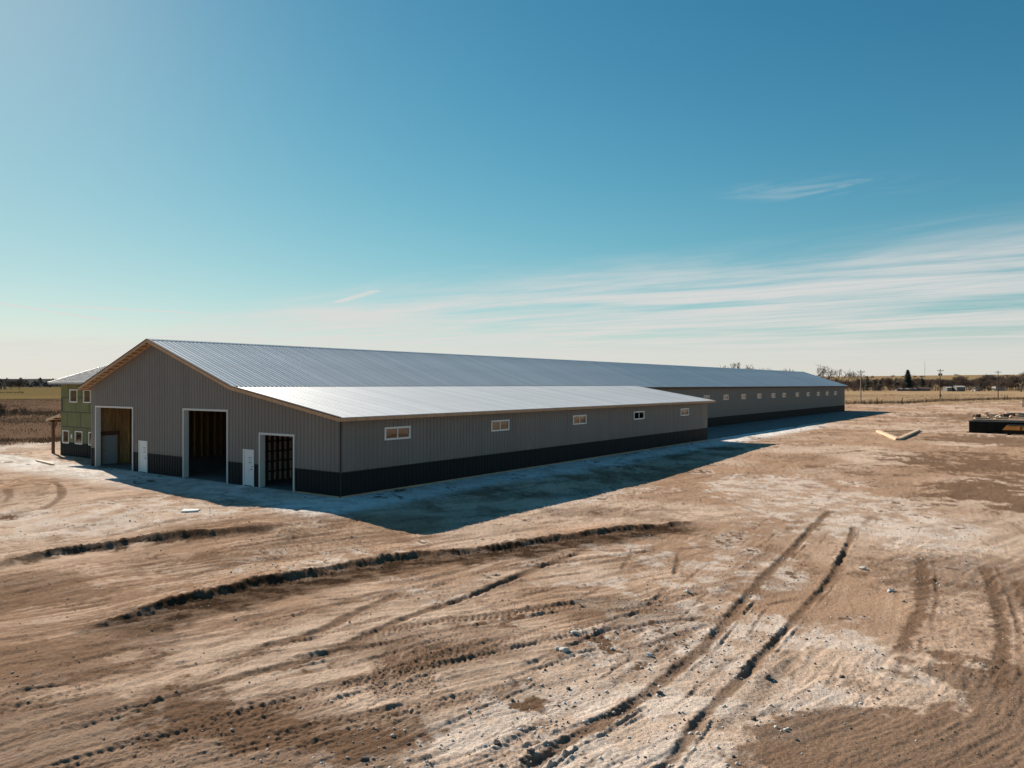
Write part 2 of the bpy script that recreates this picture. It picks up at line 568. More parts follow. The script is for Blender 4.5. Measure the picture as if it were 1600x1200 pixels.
    white = sm(.34, .70, white + (nz - .5) * 1.5 + (nz2 - .5) * .9 + (fbm(X / .25, Y / .25, 3, 39) - .5) * .4) * yard
    colr = blend(colr, c_white, white * (.18 + .62 * sm(.40, .62, nz2)))
    # limestone strip along the walls
    strip = (sm(-4.8, -2.6, b + wob * 1.6) * sm(.6, -.2, b) * sm(-6, -2, a) * (1 - sm(70, 100, a)) +
             sm(-5.5, -2.5, a + wob * 2.0) * sm(.6, -.2, a) * sm(-4, 1, b) * .85)
    colr = blend(colr, np.array([.82, .78, .72]), np.clip(strip, 0, 1) * (.55 + .45 * sm(.35, .6, nz2)))
    # dark soil beyond the wall strip and by the container, wet at lower right
    nzd = nz + (nz2 - .5) * .7 + (fbm(X / .25, Y / .25, 3, 38) - .5) * .35
    dark_soil = sm(-9.5, -6.0, b) * sm(-2.4, -4.4, b) * sm(-4, 4, a) * (1 - sm(48, 60, a)) * sm(.40, .62, nz) * .7
    dark_soil = dark_soil + .95 * sm(.40, .68, blob(1560, 725, 8, 10) + .9 * blob(1590, 780, 5, 6) + (nzd - .5) * 1.3) + .85 * sm(.40, .68, blob(1560, 688, 8, 12) + (nzd - .5)) + .7 * sm(.40, .68, blob(1570, 655, 16, 26) + (nzd - .5) * 1.4)
    dark_soil = dark_soil + .85 * sm(.40, .62, blob(1440, 1180, 3.4, 1.7) + blob(1330, 1160, 1.8, 1.0) + .8 * blob(1560, 1080, 1.7, 2.6) + (nzd - .5) * 1.2)
    dark_soil = dark_soil + .55 * sm(.42, .68, blob(1560, 900, 5, 5) + (nzd - .5) * 1.2) + .6 * sm(.36, .68, blob(150, 1150, 4.5, 1.9) + blob(40, 1030, 2.5, 2.0) + blob(330, 1190, 3.5, .9) + (nzd - .5) * 1.4)
    dark_soil = dark_soil + .45 * sm(.42, .68, blob(450, 1130, 3.2, 1.3) + (nzd - .5) * 1.2) + .5 * sm(.40, .68, blob(700, 1010, 2.6, 1.6) + (nzd - .5))
    dark_soil = dark_soil + .5 * sm(.40, .68, blob(960, 950, 2.6, 1.5) + (nzd - .5)) + .5 * sm(.40, .68, blob(1010, 800, 6, 3) * .8 + (nzd - .5) * 1.4)
    dark_soil = dark_soil + .6 * sm(.42, .68, blob(40, 920, 3.5, 3.0) + (nzd - .5) * 1.2)
    colr = blend(colr, c_brown, dark_soil * yard)

    # --- tracks
    def clipends(arc, L, m=.8):
        return sm(0, m, arc) * sm(0, m, L - arc)

    def berm(pts, up, down, wide, face, jag, brown):
        nonlocal colr
        P = px_curve(pts)
        idx, d, arc, L = curve_field(X, Y, P, 4.5)
        e = clipends(arc, L, 2.5)
        wv = (fbm(arc / .9, d * 0 + 3.3, 4, 61) - .5) * jag + (fbm(X[idx] / .40, Y[idx] / .40, 4, 64) - .5) * .30
        hv = .40 + .9 * sm(.25, .75, fbm(arc / 2.4, d * 0 + 1.7, 4, 62))
        dd = d + wv
        lump = 1 + (fbm(X[idx] / .16, Y[idx] / .16, 4, 63) - .5) * .9
        prof = up * hv * np.where(dd > 0, np.exp(-(dd / wide) ** 2), 0) * lump
        low = -down * sm(0, -face, dd) * (1 - sm(-.9, -2.6, dd))
        trans = up * hv * sm(-face, 0, dd) * (dd <= 0) * lump
        tumble = .07 * np.maximum(0, fbm(X[idx] / .10, Y[idx] / .10, 3, 65) - .48) * sm(-1.0 * brown[1], -.1, dd) * (dd < .1)
        z[idx] += e * (prof + trans + low + tumble * 2)
        band = sm(.25, -.05, dd) * (1 - sm(-.55 * brown[1], -1.0 * brown[1], dd + (nz2[idx] - .5) * 1.6)) * e
        m = np.zeros(len(X)); m[idx] = band * brown[0]
        colr = blend(colr, c_brown * .30, m * (.72 + .28 * sm(.38, .56, fbm(X / .6, Y / .35, 4, 66, .6))))

    berm(BERM_A, .110, .04, .9, .40, .45, (1.0, 2.8))
    berm(BERM_B, .125, .05, 1.0, .44, .55, (.95, .85))

    def rut(P, half, depth, lip, brown=.0, tread=.0, jag=.08, pitch=.22, fade=.8, white_lip=0.0, patchy=False):
        nonlocal colr
        idx, d, arc, L = curve_field(X, Y, P, half * 3.2 + .25)
        if not len(idx): return
        e = clipends(arc, L, fade)
        if patchy:
            e = e * sm(.36, .56, fbm(arc / 1.9 + P[0, 0] * 3, d * 0 + P[0, 1], 3, 75))
        jg = (fbm(arc / .30, np.sign(d) * 3.1, 4, 71) - .5) * jag + (fbm(X[idx] / .14, Y[idx] / .14, 3, 76) - .5) * jag * 1.3
        ad = np.abs(d) + jg
        dv = .15 + 1.5 * sm(.25, .75, fbm(arc / 1.5 + P[0, 0], d * 0 + .5, 4, 73))
        h = -depth * dv * (1 - sm(half * .15, half, ad))
        h += lip * dv * np.exp(-((ad - half * 1.3) / (half * .40)) ** 2) * 1.1 * np.maximum(0, fbm(X[idx] / .13, Y[idx] / .13, 3, 74) - .38) * 2
        if tread:
            ph = arc / pitch + np.abs(d) / (half * 1.15) * .9
            h += tread * (sm(.30, .5, np.abs(((ph % 1) - .5) * 2)) - .5) * (1 - sm(half * .8, half * 1.02, np.abs(d)))
        z[idx] += e * h
        if brown:
            m = np.zeros(len(X)); m[idx] = brown * e * (1 - sm(half * .6, half * 1.25, ad + (nz2[idx] - .5) * half))
            colr = blend(colr, c_brown * .9, m)

    rut(px_curve(RUT_C), .20, .065, .035, .80, jag=.07)
    rut(px_curve(RUT_D), .20, .050, .03, .75, jag=.07)
    rut(px_curve(TRACK_E), .24, .022, .035, .38, tread=.042, pitch=.17, jag=.03)
    for pts in (TRACK_F, [(598, 1092), (592, 1062), (602, 1030), (628, 1008)], [(668, 1080), (664, 1050), (678, 1020), (705, 1000)]):
        rut(px_curve(pts), .21, .012, .012, .45, tread=.052, pitch=.105, fade=.35, jag=.02)
    G = px_curve(RUT_G)
    rut(G, .19, .045, .022, .85, jag=.05, tread=.010, pitch=.17)
    tang = np.gradient(G, axis=0)
    nrm = np.column_stack([-tang[:, 1], tang[:, 0]]) / np.hypot(tang[:, 0], tang[:, 1])[:, None]
    rut(G - nrm * .30, .06, .03, .03, .45, jag=.06, patchy=True)
    rut(px_curve(RUT_H), .14, .060, .022, .80, jag=.05)
    Hc = px_curve(RUT_H)
    tang = np.gradient(Hc, axis=0)
    nrm = np.column_stack([-tang[:, 1], tang[:, 0]]) / np.hypot(tang[:, 0], tang[:, 1])[:, None]
    rut(Hc - nrm * .24, .05, .025, .02, .40, jag=.05, patchy=True)
    for off, hw, br in ((.75, .20, .45), (1.15, .05, .5), (-.75, .06, .4), (-1.9, .22, .40), (2.1, .07, .35)):
        rut(G + nrm[:1] * off, hw, .018, .016, br, tread=.014 if hw > .1 else 0, pitch=.17, patchy=True)
    for mk in (MARK_R1, MARK_R2, MARK_R3):
        rut(px_curve(mk), .20, .012, .010, .85, tread=.008, pitch=.16, jag=.12)
        P = px_curve(mk)
        rut(P + np.array([.42, .0]), .07, .015, .012, .7, patchy=True)
    # curved marks of a turning machine at the far left, faint loops by the gable
    rut(px_curve([(60, 798), (85, 785), (97, 770), (92, 758), (78, 752)]), .22, .03, .02, .65)
    rut(px_curve([(0, 785), (12, 778), (15, 770), (8, 764), (0, 763)]), .22, .03, .02, .65)
    rut(px_curve([(15, 812), (40, 803), (60, 798)]), .2, .02, .01, .45)
    for k in range(6):
        o = k * 17
        rut(px_curve([(250, 1090 + o), (380, 1098 + o * 1.05), (520, 1122 + o), (640, 1150 + o * .9)]), .07, .018, .02, .25, jag=.05, patchy=True)
    # many older tyre tracks along the way past the barn
    rs = np.random.default_rng(19)
    for k in range(58):
        x0, y0 = rs.uniform(-19, -3), rs.uniform(12.5, 32)
        ang = math.radians(rs.normal(40, 9))
        L = rs.uniform(8, 22)
        bend = rs.normal(0, .013)
        t = np.linspace(-L / 2, L / 2, 12)
        P = np.column_stack([x0 + L / 3 + t * math.cos(ang) - bend * t * t * math.sin(ang), y0 + t * math.sin(ang) + bend * t * t * math.cos(ang)])
        P = smooth_curve(P, .4)
        tr = rs.random() < .6
        for off in ((0, 1.9) if rs.random() < .5 else (0,)):
            n = np.array([-math.sin(ang), math.cos(ang)])
            rut(P + n * off, rs.uniform(.07, .20), rs.uniform(.012, .035), rs.uniform(.012, .03), rs.uniform(.2, .6),
                tread=.018 if tr else 0, pitch=rs.uniform(.15, .22), fade=2.5, patchy=True)
    for k in range(16):
        x0, y0 = rs.uniform(2, 22), rs.uniform(13, 70)
        ang = math.radians(rs.normal(62, 13))
        L = rs.uniform(8, 26)
        t = np.linspace(-L / 2, L / 2, 12)
        bend = rs.normal(0, .012)
        P = np.column_stack([x0 + t * math.cos(ang) - bend * t * t * math.sin(ang), y0 + t * math.sin(ang) + bend * t * t * math.cos(ang)])
        P = smooth_curve(P, .4)
        rut(P, rs.uniform(.10, .22), rs.uniform(.010, .03), rs.uniform(.01, .025), rs.uniform(.15, .45),
            tread=.018 if rs.random() < .5 else 0, fade=2.5, patchy=True)
    for k in range(18):                                          # long faint wheel lines in the far yard
        x0, y0 = rs.uniform(20, 110), rs.uniform(75, 195)
        ang = math.radians(rs.normal(15, 22))
        L = rs.uniform(20, 60)
        t = np.linspace(-L / 2, L / 2, 12)
        P = smooth_curve(np.column_stack([x0 + t * math.cos(ang), y0 + t * math.sin(ang) + rs.normal(0, .006) * t * t]), 1.5)
        rut(P, rs.uniform(.5, 1.3), .05, .06, rs.uniform(.25, .6), jag=.5, fade=8, patchy=True)

    # --- gravel lane past the porch, fields, far land
    lane = sm(43, 46, b + wob * 2) * (1 - fieldL) * sm(-40, -10, a + 30) * (1 - sm(200, 300, D))
    colr = blend(colr, np.array([.50, .40, .32]), lane * .6)
    colr = blend(colr, c_white, lane * sm(.5, .62, nz) * .8)
    fl = fbm(X / 9, Y / 3.5, 4, 51)
    c_field = np.array([.115, .070, .045])[None] * (1 - fl[:, None]) + np.array([.195, .122, .080])[None] * fl[:, None]
    c_straw = np.array([.330, .215, .120])[None] * (1 - fl[:, None]) + np.array([.430, .300, .180])[None] * fl[:, None]
    farf = sm(-.2, .25, X / np.maximum(D, 1))[:, None]
    cf = c_field * (1 - farf) + c_straw * farf
    colr = colr * (1 - field[:, None]) + cf * field[:, None]
    edge = field * (1 - sm(53.5, 58, b + wob * 8)) * (X < 0)
    colr = blend(colr, np.array([.13, .085, .05]), edge * .7)
    # left: dark ditch line, then the olive field beyond
    left = (X < 0)
    colr = blend(colr, np.array([.075, .048, .032]), left * field * np.exp(-((D - 150 - wob * 25) / 6) ** 2) * .8)
    colr = blend(colr, np.array([.165, .122, .056]), left * field * sm(330, 372, D + wob * 20))
    colr = blend(colr, np.array([.090, .062, .035]), left * field * np.exp(-((D - 352) / 14) ** 2) * .8)
    colr = blend(colr, np.array([.22, .15, .065]), left * field * np.exp(-((D - 420) / 40) ** 2) * .6)
    # right: far farmland in strips
    strips = fbm(X / 420, Y / 120, 3, 57)
    cs = np.array([.20, .125, .075])[None] * (1 - strips[:, None]) + np.array([.36, .26, .13])[None] * strips[:, None]
    mfar = sm(760, 860, D)[:, None] * (~left)[:, None]
    colr = colr * (1 - mfar) + cs * mfar
    colr = blend(colr, np.array([.060, .062, .070]), left * sm(1300, 1500, D) * (.6 + .4 * sm(.4, .6, fbm(X / 150, Y / 80, 3, 58))))  # far left hills, with the blue of distance haze put into the colour
    # grass verge inside the fence
    verge = (~left) * yard * sm(-26, -4, (Y - (222 + (X - 102) * .55)) + wob * 26) * sm(95, 120, X) * sm(.40, .58, nz)
    colr = blend(colr, np.array([.17, .125, .055]), verge * .65)

    # grain
    grain = .86 + .28 * fbm(X / .11, Y / .11, 3, 37, .6)
    colr = colr * grain[:, None]
    z[inside] = -.12
    edgez = (foot > -.35) & ~inside & (outside_dist < 1)
    z[edgez] = np.minimum(z[edgez], .015)

    me = bpy.data.meshes.new('ground')
    nv = nr * nt
    i, j = np.meshgrid(np.arange(nr - 1), np.arange(nt), indexing='ij')
    j2 = (j + 1) % nt
    quads = np.stack([i * nt + j, i * nt + j2, (i + 1) * nt + j2, (i + 1) * nt + j], -1).reshape(-1, 4)[:, ::-1]
    cap = np.arange(nt)
    nq = len(quads)
    me.vertices.add(nv)
    me.vertices.foreach_set('co', np.column_stack([X, Y, z]).astype(np.float32).ravel())
    loops = np.concatenate([quads.ravel(), cap[::-1]]).astype(np.int32)
    me.loops.add(len(loops))
    me.loops.foreach_set('vertex_index', loops)
    me.polygons.add(nq + 1)
    me.polygons.foreach_set('loop_start', np.concatenate([np.arange(nq) * 4, [nq * 4]]).astype(np.int32))
    me.polygons.foreach_set('loop_total', np.concatenate([np.full(nq, 4), [nt]]).astype(np.int32))
    me.update(calc_edges=True)
    at = me.color_attributes.new('dirt_colour', 'FLOAT_COLOR', 'POINT')
    at.data.foreach_set('color', np.column_stack([np.clip(colr, 0, 1), np.ones(nv)]).astype(np.float32).ravel())
    me.polygons.foreach_set('use_smooth', np.ones(nq + 1, bool))
    m = bpy.data.materials.new('dirt')
    m.use_nodes = True
    t = NT(m.node_tree)
    ca = t.n('ShaderNodeAttribute', attribute_name='dirt_colour').outputs['Color']
    pos = t.n('ShaderNodeNewGeometry').outputs['Position']
    n1 = t.noise(pos, 14.0, 7, .70)
    n2 = t.noise(pos, 60.0, 4, .7)
    n3 = t.noise(pos, .35, 6, .65)
    f = t.math('MULTIPLY_ADD', n1, .80, .60)
    f = t.math('MULTIPLY', f, t.math('MULTIPLY_ADD', n2, .50, .75))
    f = t.math('MULTIPLY', f, t.math('MULTIPLY_ADD', n3, .5, .75))
    c = t.vmath('SCALE', ca, s=f)
    vo = t.n('ShaderNodeTexVoronoi', feature='F1', ins={'Vector': pos, 'Scale': 17.0, 'Randomness': 1.0})
    rnd = t.n('ShaderNodeSeparateColor', ins={0: vo.outputs['Color']})
    speck = t.math('MULTIPLY', t.ss(vo.outputs['Distance'], .34, .22), t.math('GREATER_THAN', rnd.outputs[0], .80))
    tone = t.math('MULTIPLY_ADD', rnd.outputs[1], 1.35, .40)                 # grit, darker or paler than the dirt it lies on
    c = t.mix(t.math('MULTIPLY', speck, .75), c, t.vmath('SCALE', ca, s=tone))
    hgt = t.math('ADD', t.math('MULTIPLY', n1, .045), t.math('MULTIPLY', n2, .012))
    hgt = t.math('ADD', hgt, t.math('MULTIPLY', speck, .012))
    bp = t.n('ShaderNodeBump', ins={'Strength': .95, 'Distance': 1.0, 'Height': hgt})
    b_ = t.n('ShaderNodeBsdfPrincipled', ins={'Base Color': c, 'Roughness': .97, 'Specular IOR Level': .0, 'Normal': bp.outputs[0]})
    t.link(b_.outputs[0], t.n('ShaderNodeOutputMaterial').inputs[0])
    me.materials.append(m)
    o = bpy.data.objects.new('ground', me)
    col.objects.link(o)
    tag(o, 'wide yard of bare tan dirt rutted by tyres, running out to dry fields', kind='structure')
    return X, Y, z, white, rough_m, yard


GX, GY, GZ, GWHITE, GROUGH, GYARD = ground()


def gz(x, y):
    return float(terrain(np.array([x]), np.array([y]))[0])


_near = np.nonzero((np.hypot(GX, GY) < 60) & (np.abs(np.arctan2(GX, GY)) < .69))[0]


def gz_fine(x, y):
    d2 = (GX[_near] - x) ** 2 + (GY[_near] - y) ** 2
    return float(GZ[_near[np.argmin(d2)]])


# ================================================================== THE BARN
RIDGE_B, RIDGE_Z, PITCH = 17.6, 8.71, .335
BREAK_B, LEAN_PITCH = 8.67, .17
A0, A1, AL = -.6, 153.6, 50.5            # roof ends, lean-to roof end
W = 26.3                                  # gable width


def roof_z(b):
    if b < BREAK_B: return RIDGE_Z - PITCH * (RIDGE_B - BREAK_B) - LEAN_PITCH * (BREAK_B - b)
    return RIDGE_Z - PITCH * abs(b - RIDGE_B)


barn = tag(empty('long_barn', (C[0], C[1], 0), BARN_ROT),
           'very long grey and black metal barn with low lean-to and silver ribbed roof', 'barn')

RIB_PITCH, RIB_H = .3048, .030


def rib_profile(s0, s1, RIB_H=RIB_H):
    """(s, offset) points of ribbed sheet between s0 and s1"""
    out = [(s0, 0.0)]
    k = math.floor(s0 / RIB_PITCH)
    while k * RIB_PITCH < s1 + .2:
        c = k * RIB_PITCH + RIB_PITCH / 2
        for ds, h in ((-.040, 0), (-.016, RIB_H), (.016, RIB_H), (.040, 0)):
            s = c + ds
            if s0 + 1e-4 < s < s1 - 1e-4: out.append((s, h))
        k += 1
    out.append((s1, 0.0))
    return out


def offset_at(prof, s):
    for (s0, h0), (s1, h1) in zip(prof, prof[1:]):
        if s0 <= s <= s1: return h0 + (h1 - h0) * (s - s0) / max(s1 - s0, 1e-6)
    return 0.0


def siding(name, m, parent, s0, s1, zlo, ztop, opens, fpos, panel=True):
    """ribbed sheet from s0 to s1 along a wall with openings (s0,s1,z0,z1); fpos(s, off, z) -> local point"""
    prof = rib_profile(s0, s1)
    cuts = set(s for s, _ in prof)
    for o in opens:
        for s in o[:2]:
            if s0 < s < s1: cuts.add(s)
    for s in (BREAK_B, RIDGE_B):
        if panel == 'gable' and s0 < s < s1: cuts.add(s)
    cuts = sorted(cuts)
    mb = MB()
    for p, q in zip(cuts, cuts[1:]):
        mid = (p + q) / 2
        zs = [(zlo, None)]
        for o in sorted([o for o in opens if o[0] < mid < o[1]], key=lambda o: o[2]):
            lo, _ = zs.pop()
            if o[2] > lo + 1e-4: zs.append((lo, o[2]))
            zs.append((max(lo, o[3]), None))
        for lo, hi in zs:
            hp, hq = (hi, hi) if hi is not None else (ztop(p), ztop(q))
            hp, hq = min(hp, ztop(p)), min(hq, ztop(q))
            if hp <= lo + 1e-3 and hq <= lo + 1e-3: continue
            op, oq = offset_at(prof, p), offset_at(prof, q)
            mb.quad(fpos(p, op, lo), fpos(q, oq, lo), fpos(q, oq, hq), fpos(p, op, hp))
    if not mb.f: return None
    return mb.build(name, m, parent)


WAIN = 1.29
# ---------------- gable wall
OPEN_G = {'d1': (20.50, 25.59, 0, 4.26), 'd2': (9.76, 14.42, 0, 4.28), 'd3': (3.68, 6.71, 0, 3.06),
          'm1': (18.64, 19.68, 0, 2.08), 'm2': (7.21, 8.20, 0, 2.08)}
gable = MB().box(.19, .23, 8.9, 26.2, 4.6, 4.8).build('gable_wall', 'lumber_dark', barn)
for bb in [0.12, 3.45, 6.95, 8.75, 9.5, 14.68, 17.6, 20.25, 25.85]:
    MB().box(.04, .18, bb - .07, bb + .07, 0, roof_z(bb) - .22).build('post', 'lumber_dark', gable)
opens = list(OPEN_G.values())
s = 0.0
while s < W - .01:
    e = min(s + .9144, W)
    f = lambda b, off, z: (-off, b, z)
    siding('siding_panel', 'siding_grey', gable, s, e, WAIN, lambda b: roof_z(b) - .16, opens, f, 'gable')
    siding('wainscot_panel', 'siding_black', gable, s, e, .0, lambda b: WAIN - .004, opens, lambda b, off, z: (-off - .006, b, z), 'low')
    s = e
for (o0, o1) in ((0.04, 3.60), (6.80, 7.14), (8.28, 9.68), (14.5, 18.56), (19.76, 20.42), (25.67, W - .04)):
    MB().box(-.050, -.037, o0, o1, WAIN - .025, WAIN + .015).build('wainscot_trim', 'trim_dark', gable)


def big_door(o):
    b0, b1, z0, z1 = o
    j = MB()
    j.box(-.045, .30, b1 - .07, b1 + .05, 0, z1 + .05)
    j.box(-.045, .30, b0 - .05, b0 + .07, 0, z1 + .05)
    j.box(-.045, .30, b0 + .07, b1 - .07, z1 - .07, z1 + .05)
    return j.build('door_opening_frame', 'jamb_pale', barn)


for k in ('d1', 'd2', 'd3'): big_door(OPEN_G[k])


def man_door(o):
    b0, b1, z0, z1 = o
    d = MB().box(-.030, .02, b0 + .10, b1 - .10, .05, z1 - .07).build('entry_door', 'door_white', barn)
    fr_ = MB()
    fr_.box(-.060, .06, b1 - .095, b1 + .02, .0, z1 + .02)
    fr_.box(-.060, .06, b0 - .02, b0 + .095, .0, z1 + .02)
    fr_.box(-.060, .06, b0 + .095, b1 - .095, z1 - .065, z1 + .02)
    fr_.build('door_frame', 'white_frame', d)
    MB().box(-.055, .05, b0 + .097, b1 - .097, .005, .045).build('threshold', 'trim_dark', d)
    mk = MB()
    for zz in (z1 - .46, z1 - .74):
        mk.box(-.034, -.0305, b0 + .20, b0 + .50, zz, zz + .035)
    for i in range(4):
        mk.box(-.033, -.0305, b0 + .24 + i * .055, b0 + .262 + i * .055, z1 - .63 + .02 * (i % 2), z1 - .55 - .02 * (i % 3))
    mk.build('door_sticker', 'mark_grey', d)
    h = MB()
    h.tube((-.030, b0 + .17, .97), (-.085, b0 + .17, .97), .025, .02, 8)
    h.beam((-.085, b0 + .16, .97), (-.085, b0 + .30, .97), .02, .025)
    h.tube((-.030, b0 + .17, 1.12), (-.050, b0 + .17, 1.12), .03, .028, 8)
    h.build('door_handle', 'iron_dark', d)


man_door(OPEN_G['m1'])
man_door(OPEN_G['m2'])

# ---------------- lean-to wall with its five windows
LW = [(3.13, 5.09), (12.68, 14.6), (22.86, 24.8), (32.98, 34.95), (42.95, 44.9)]
OPEN_L = [(a, b, 2.79, 3.44) for a, b in LW]
leanw = MB().box(.05, 49.85, .20, .24, 1.9, 2.04).build('lean_to_wall', 'lumber', barn)
MB().box(.05, 49.85, .20, .24, .6, .74).build('girt', 'lumber', leanw)
for k in range(17):
    a = .12 + k * 3.09
    MB().box(a - .07, a + .07, .05, .19, 0, 2.7 if any(o[0] - .1 < a < o[1] + .1 for o in OPEN_L) else 3.95).build('post', 'lumber', leanw)
s = 0.0
while s < 49.89:
    e = min(s + .9144, 49.9)
    siding('siding_panel', 'siding_grey', leanw, s, e, WAIN, lambda a: 4.06, OPEN_L, lambda a, off, z: (a, -off, z))
    siding('wainscot_panel', 'siding_black', leanw, s, e, .0, lambda a: WAIN - .004, OPEN_L, lambda a, off, z: (a, -off - .006, z))
    s = e
MB().box(.0, 49.9, -.050, -.037, WAIN - .025, WAIN + .010).build('wainscot_trim', 'trim_dark', leanw)
MB().box(-.02, 49.92, -.075, -.042, -.02, .075).build('grade_board', 'lumber', leanw)
MB().box(-.075, -.042, .0, 3.6, -.02, .075).build('grade_board', 'lumber', gable)
MB().box(-.075, -.042, 14.5, 18.6, -.02, .06).build('grade_board', 'lumber_dark', gable)
# saw-tooth ends of the corner flashing
ct = MB()
ct.box(-.046, .02, -.046, .0, .08, 3.98)
for k in range(13):
    zz = .15 + k * .30
    ct.box(-.058, -.034, -.060, -.034, zz, zz + .17)
ct.build('corner_trim', 'trim_dark', barn)
# lean-to far end wall
siding('lean_to_end_wall', 'siding_grey', barn, 0, 8.7, 0, lambda b: roof_z(b) - .16, [], lambda b, off, z: (49.9 + off, b, z))

# ---------------- main wall beyond the lean-to
MWC = [71.8, 79.1, 86.5, 93.9, 101.2, 107.3, 115.4, 122.7, 130.2, 137.2, 144.3]
OPEN_M = [(c - .98, c + .98, 3.66, 4.33) for c in MWC]
mw = siding('main_side_wall', 'siding_grey', barn, 49.95, 153.0, WAIN, lambda a: 5.50, OPEN_M, lambda a, off, z: (a, 8.7 - off, z))
siding('wainscot_siding', 'siding_black', mw, 49.95, 153.0, 0, lambda a: WAIN - .004, [], lambda a, off, z: (a, 8.692 - off, z))
siding('far_end_wall', 'siding_grey', barn, 8.7, W, 0, lambda b: roof_z(b) - .16, [], lambda b, off, z: (153.0 + off, b, z), 'gable')
siding('back_wall', 'siding_grey', barn, 10.0, 153.0, 0, lambda a: 5.62, [], lambda a, off, z: (a, W + off, z))


def window(parent, a0, a1, z0, z1, y, half_blind=None):
    """slider in a wall that faces -y (local)"""
    w_ = .065
    f = MB()
    f.box(a0 - .03, a1 + .03, y - .055, y + .06, z0 - .03, z0 + w_)
    f.box(a0 - .03, a1 + .03, y - .055, y + .06, z1 - w_, z1 + .03)
    f.box(a0 - .03, a0 + w_, y - .055, y + .06, z0 + w_, z1 - w_)
    f.box(a1 - w_, a1 + .03, y - .055, y + .06, z0 + w_, z1 - w_)
    o = f.build('window', 'white_frame', parent)
    mid = (a0 + a1) / 2
    MB().box(mid - .03, mid + .03, y - .035, y + .03, z0 + w_, z1 - w_).build('mullion', 'white_frame', o)
    for p, q, dy in ((a0 + w_, mid - .03, -.015), (mid + .03, a1 - w_, .005)):
        MB().box(p, q, y + dy, y + dy + .008, z0 + w_, z1 - w_).build('pane', 'window_glass', o)
    if half_blind is not None:
        p, q = ((a0 + w_, mid - .04), (mid + .04, a1 - w_))[half_blind]
        MB().box(p, q, y + .035, y + .05, z0 + w_, z1 - w_).build('blind', 'white_frame', o)
    return o


for o in OPEN_L: window(barn, *o, 0.0)
for k, o in enumerate(OPEN_M):
    window(barn, *o, 8.7, {3: 0, 5: 1, 6: 0, 8: 1, 10: 1}.get(k))


# ---------------- roofs: one ribbed panel after the other
def slope_mesh(name, b_hi, z_hi, b_lo, z_lo, width=.9144, rib=RIB_H):
    mb = MB()
    nb, nz_ = -(z_hi - z_lo), (b_hi - b_lo)                 # outward normal of the slope in the b-z plane
    sgn = 1 if nz_ > 0 else -1
    nb, nz_ = nb * sgn, nz_ * sgn
    L = math.hypot(nb, nz_)
    nb, nz_ = nb / L, nz_ / L
    pr = rib_profile(0, width - (.022 if width < 2 else 0), rib)
    for (p, hp), (q, hq) in zip(pr, pr[1:]):
        mb.quad((p, b_lo + nb * hp, z_lo + nz_ * hp), (q, b_lo + nb * hq, z_lo + nz_ * hq),
                (q, b_hi + nb * hq, z_hi + nz_ * hq), (p, b_hi + nb * hp, z_hi + nz_ * hp))
    return mb.mesh(name, 'roof_metal')


def deck(name, pts, thick, m, a0, a1):
    """slab under the sheets: pts are (b, z) of the top"""
    mb = MB()
    for (b0, z0), (b1, z1) in zip(pts, pts[1:]):
        mb.hexa([(a0, b0, z0 - thick), (a1, b0, z0 - thick), (a1, b1, z1 - thick), (a0, b1, z1 - thick)],
                [(a0, b0, z0), (a1, b0, z0), (a1, b1, z1), (a0, b1, z1)])
    return mb.build(name, m, barn)


EAVE_M = 8.10
d_main = deck('main_roof', [(EAVE_M + .10, roof_z(EAVE_M + .10) + .075 - .09), (RIDGE_B, RIDGE_Z - .03)], .05, 'lumber', A0 + .05, A1 - .05)
# the deck beside the lean-to follows the same plane, so it is one slab; sheets lie on it
z_e = RIDGE_Z - PITCH * (RIDGE_B - EAVE_M)
d_main.data.clear_geometry()
tmp = MB().hexa([(A0 + .05, EAVE_M + .03, z_e - .07), (A1 - .05, EAVE_M + .03, z_e - .07), (A1 - .05, RIDGE_B, RIDGE_Z - .08), (A0 + .05, RIDGE_B, RIDGE_Z - .08)],
                [(A0 + .05, EAVE_M + .03, z_e - .015), (A1 - .05, EAVE_M + .03, z_e - .015), (A1 - .05, RIDGE_B, RIDGE_Z - .025), (A0 + .05, RIDGE_B, RIDGE_Z - .025)])
d_main.data.from_pydata(tmp.v, [], tmp.f)
short = slope_mesh('roof_panel', RIDGE_B - .02, RIDGE_Z - .006, BREAK_B - .06, RIDGE_Z - PITCH * (RIDGE_B - BREAK_B + .06))
longp = slope_mesh('roof_panel', RIDGE_B - .02, RIDGE_Z - .006, EAVE_M, z_e)
n = int(round((A1 - A0) / .9144))
wd = (A1 - A0) / n
for k in range(n):
    a = A0 + k * wd
    o = place('roof_panel', short if a + wd < AL + .2 else longp, d_main, (a, 0, .0 if k % 2 else .0015))
    o.scale = (wd / .9144, 1, 1)
zl_hi, zl_lo = roof_z(BREAK_B + 0) - .035, roof_z(-.6)
d_lean = MB().hexa([(A0 + .05, -.56, zl_lo - .085), (AL - .05, -.56, zl_lo - .085), (AL - .05, BREAK_B + .2, zl_hi - .06), (A0 + .05, BREAK_B + .2, zl_hi - .06)],
                   [(A0 + .05, -.56, zl_lo - .03), (AL - .05, -.56, zl_lo - .03), (AL - .05, BREAK_B + .2, zl_hi + .01), (A0 + .05, BREAK_B + .2, zl_hi + .01)]).build('lean_to_roof', 'lumber', barn)
lp = slope_mesh('roof_panel', BREAK_B + .15, zl_hi + LEAN_PITCH * .15, -.62, zl_lo - .01, rib=.015)
n = int(round((AL - A0) / .9144))
wd = (AL - A0) / n
for k in range(n):
    o = place('roof_panel', lp, d_lean, (A0 + k * wd, 0, .004 if k % 2 else .0055))
    o.scale = (wd / .9144, 1, 1)
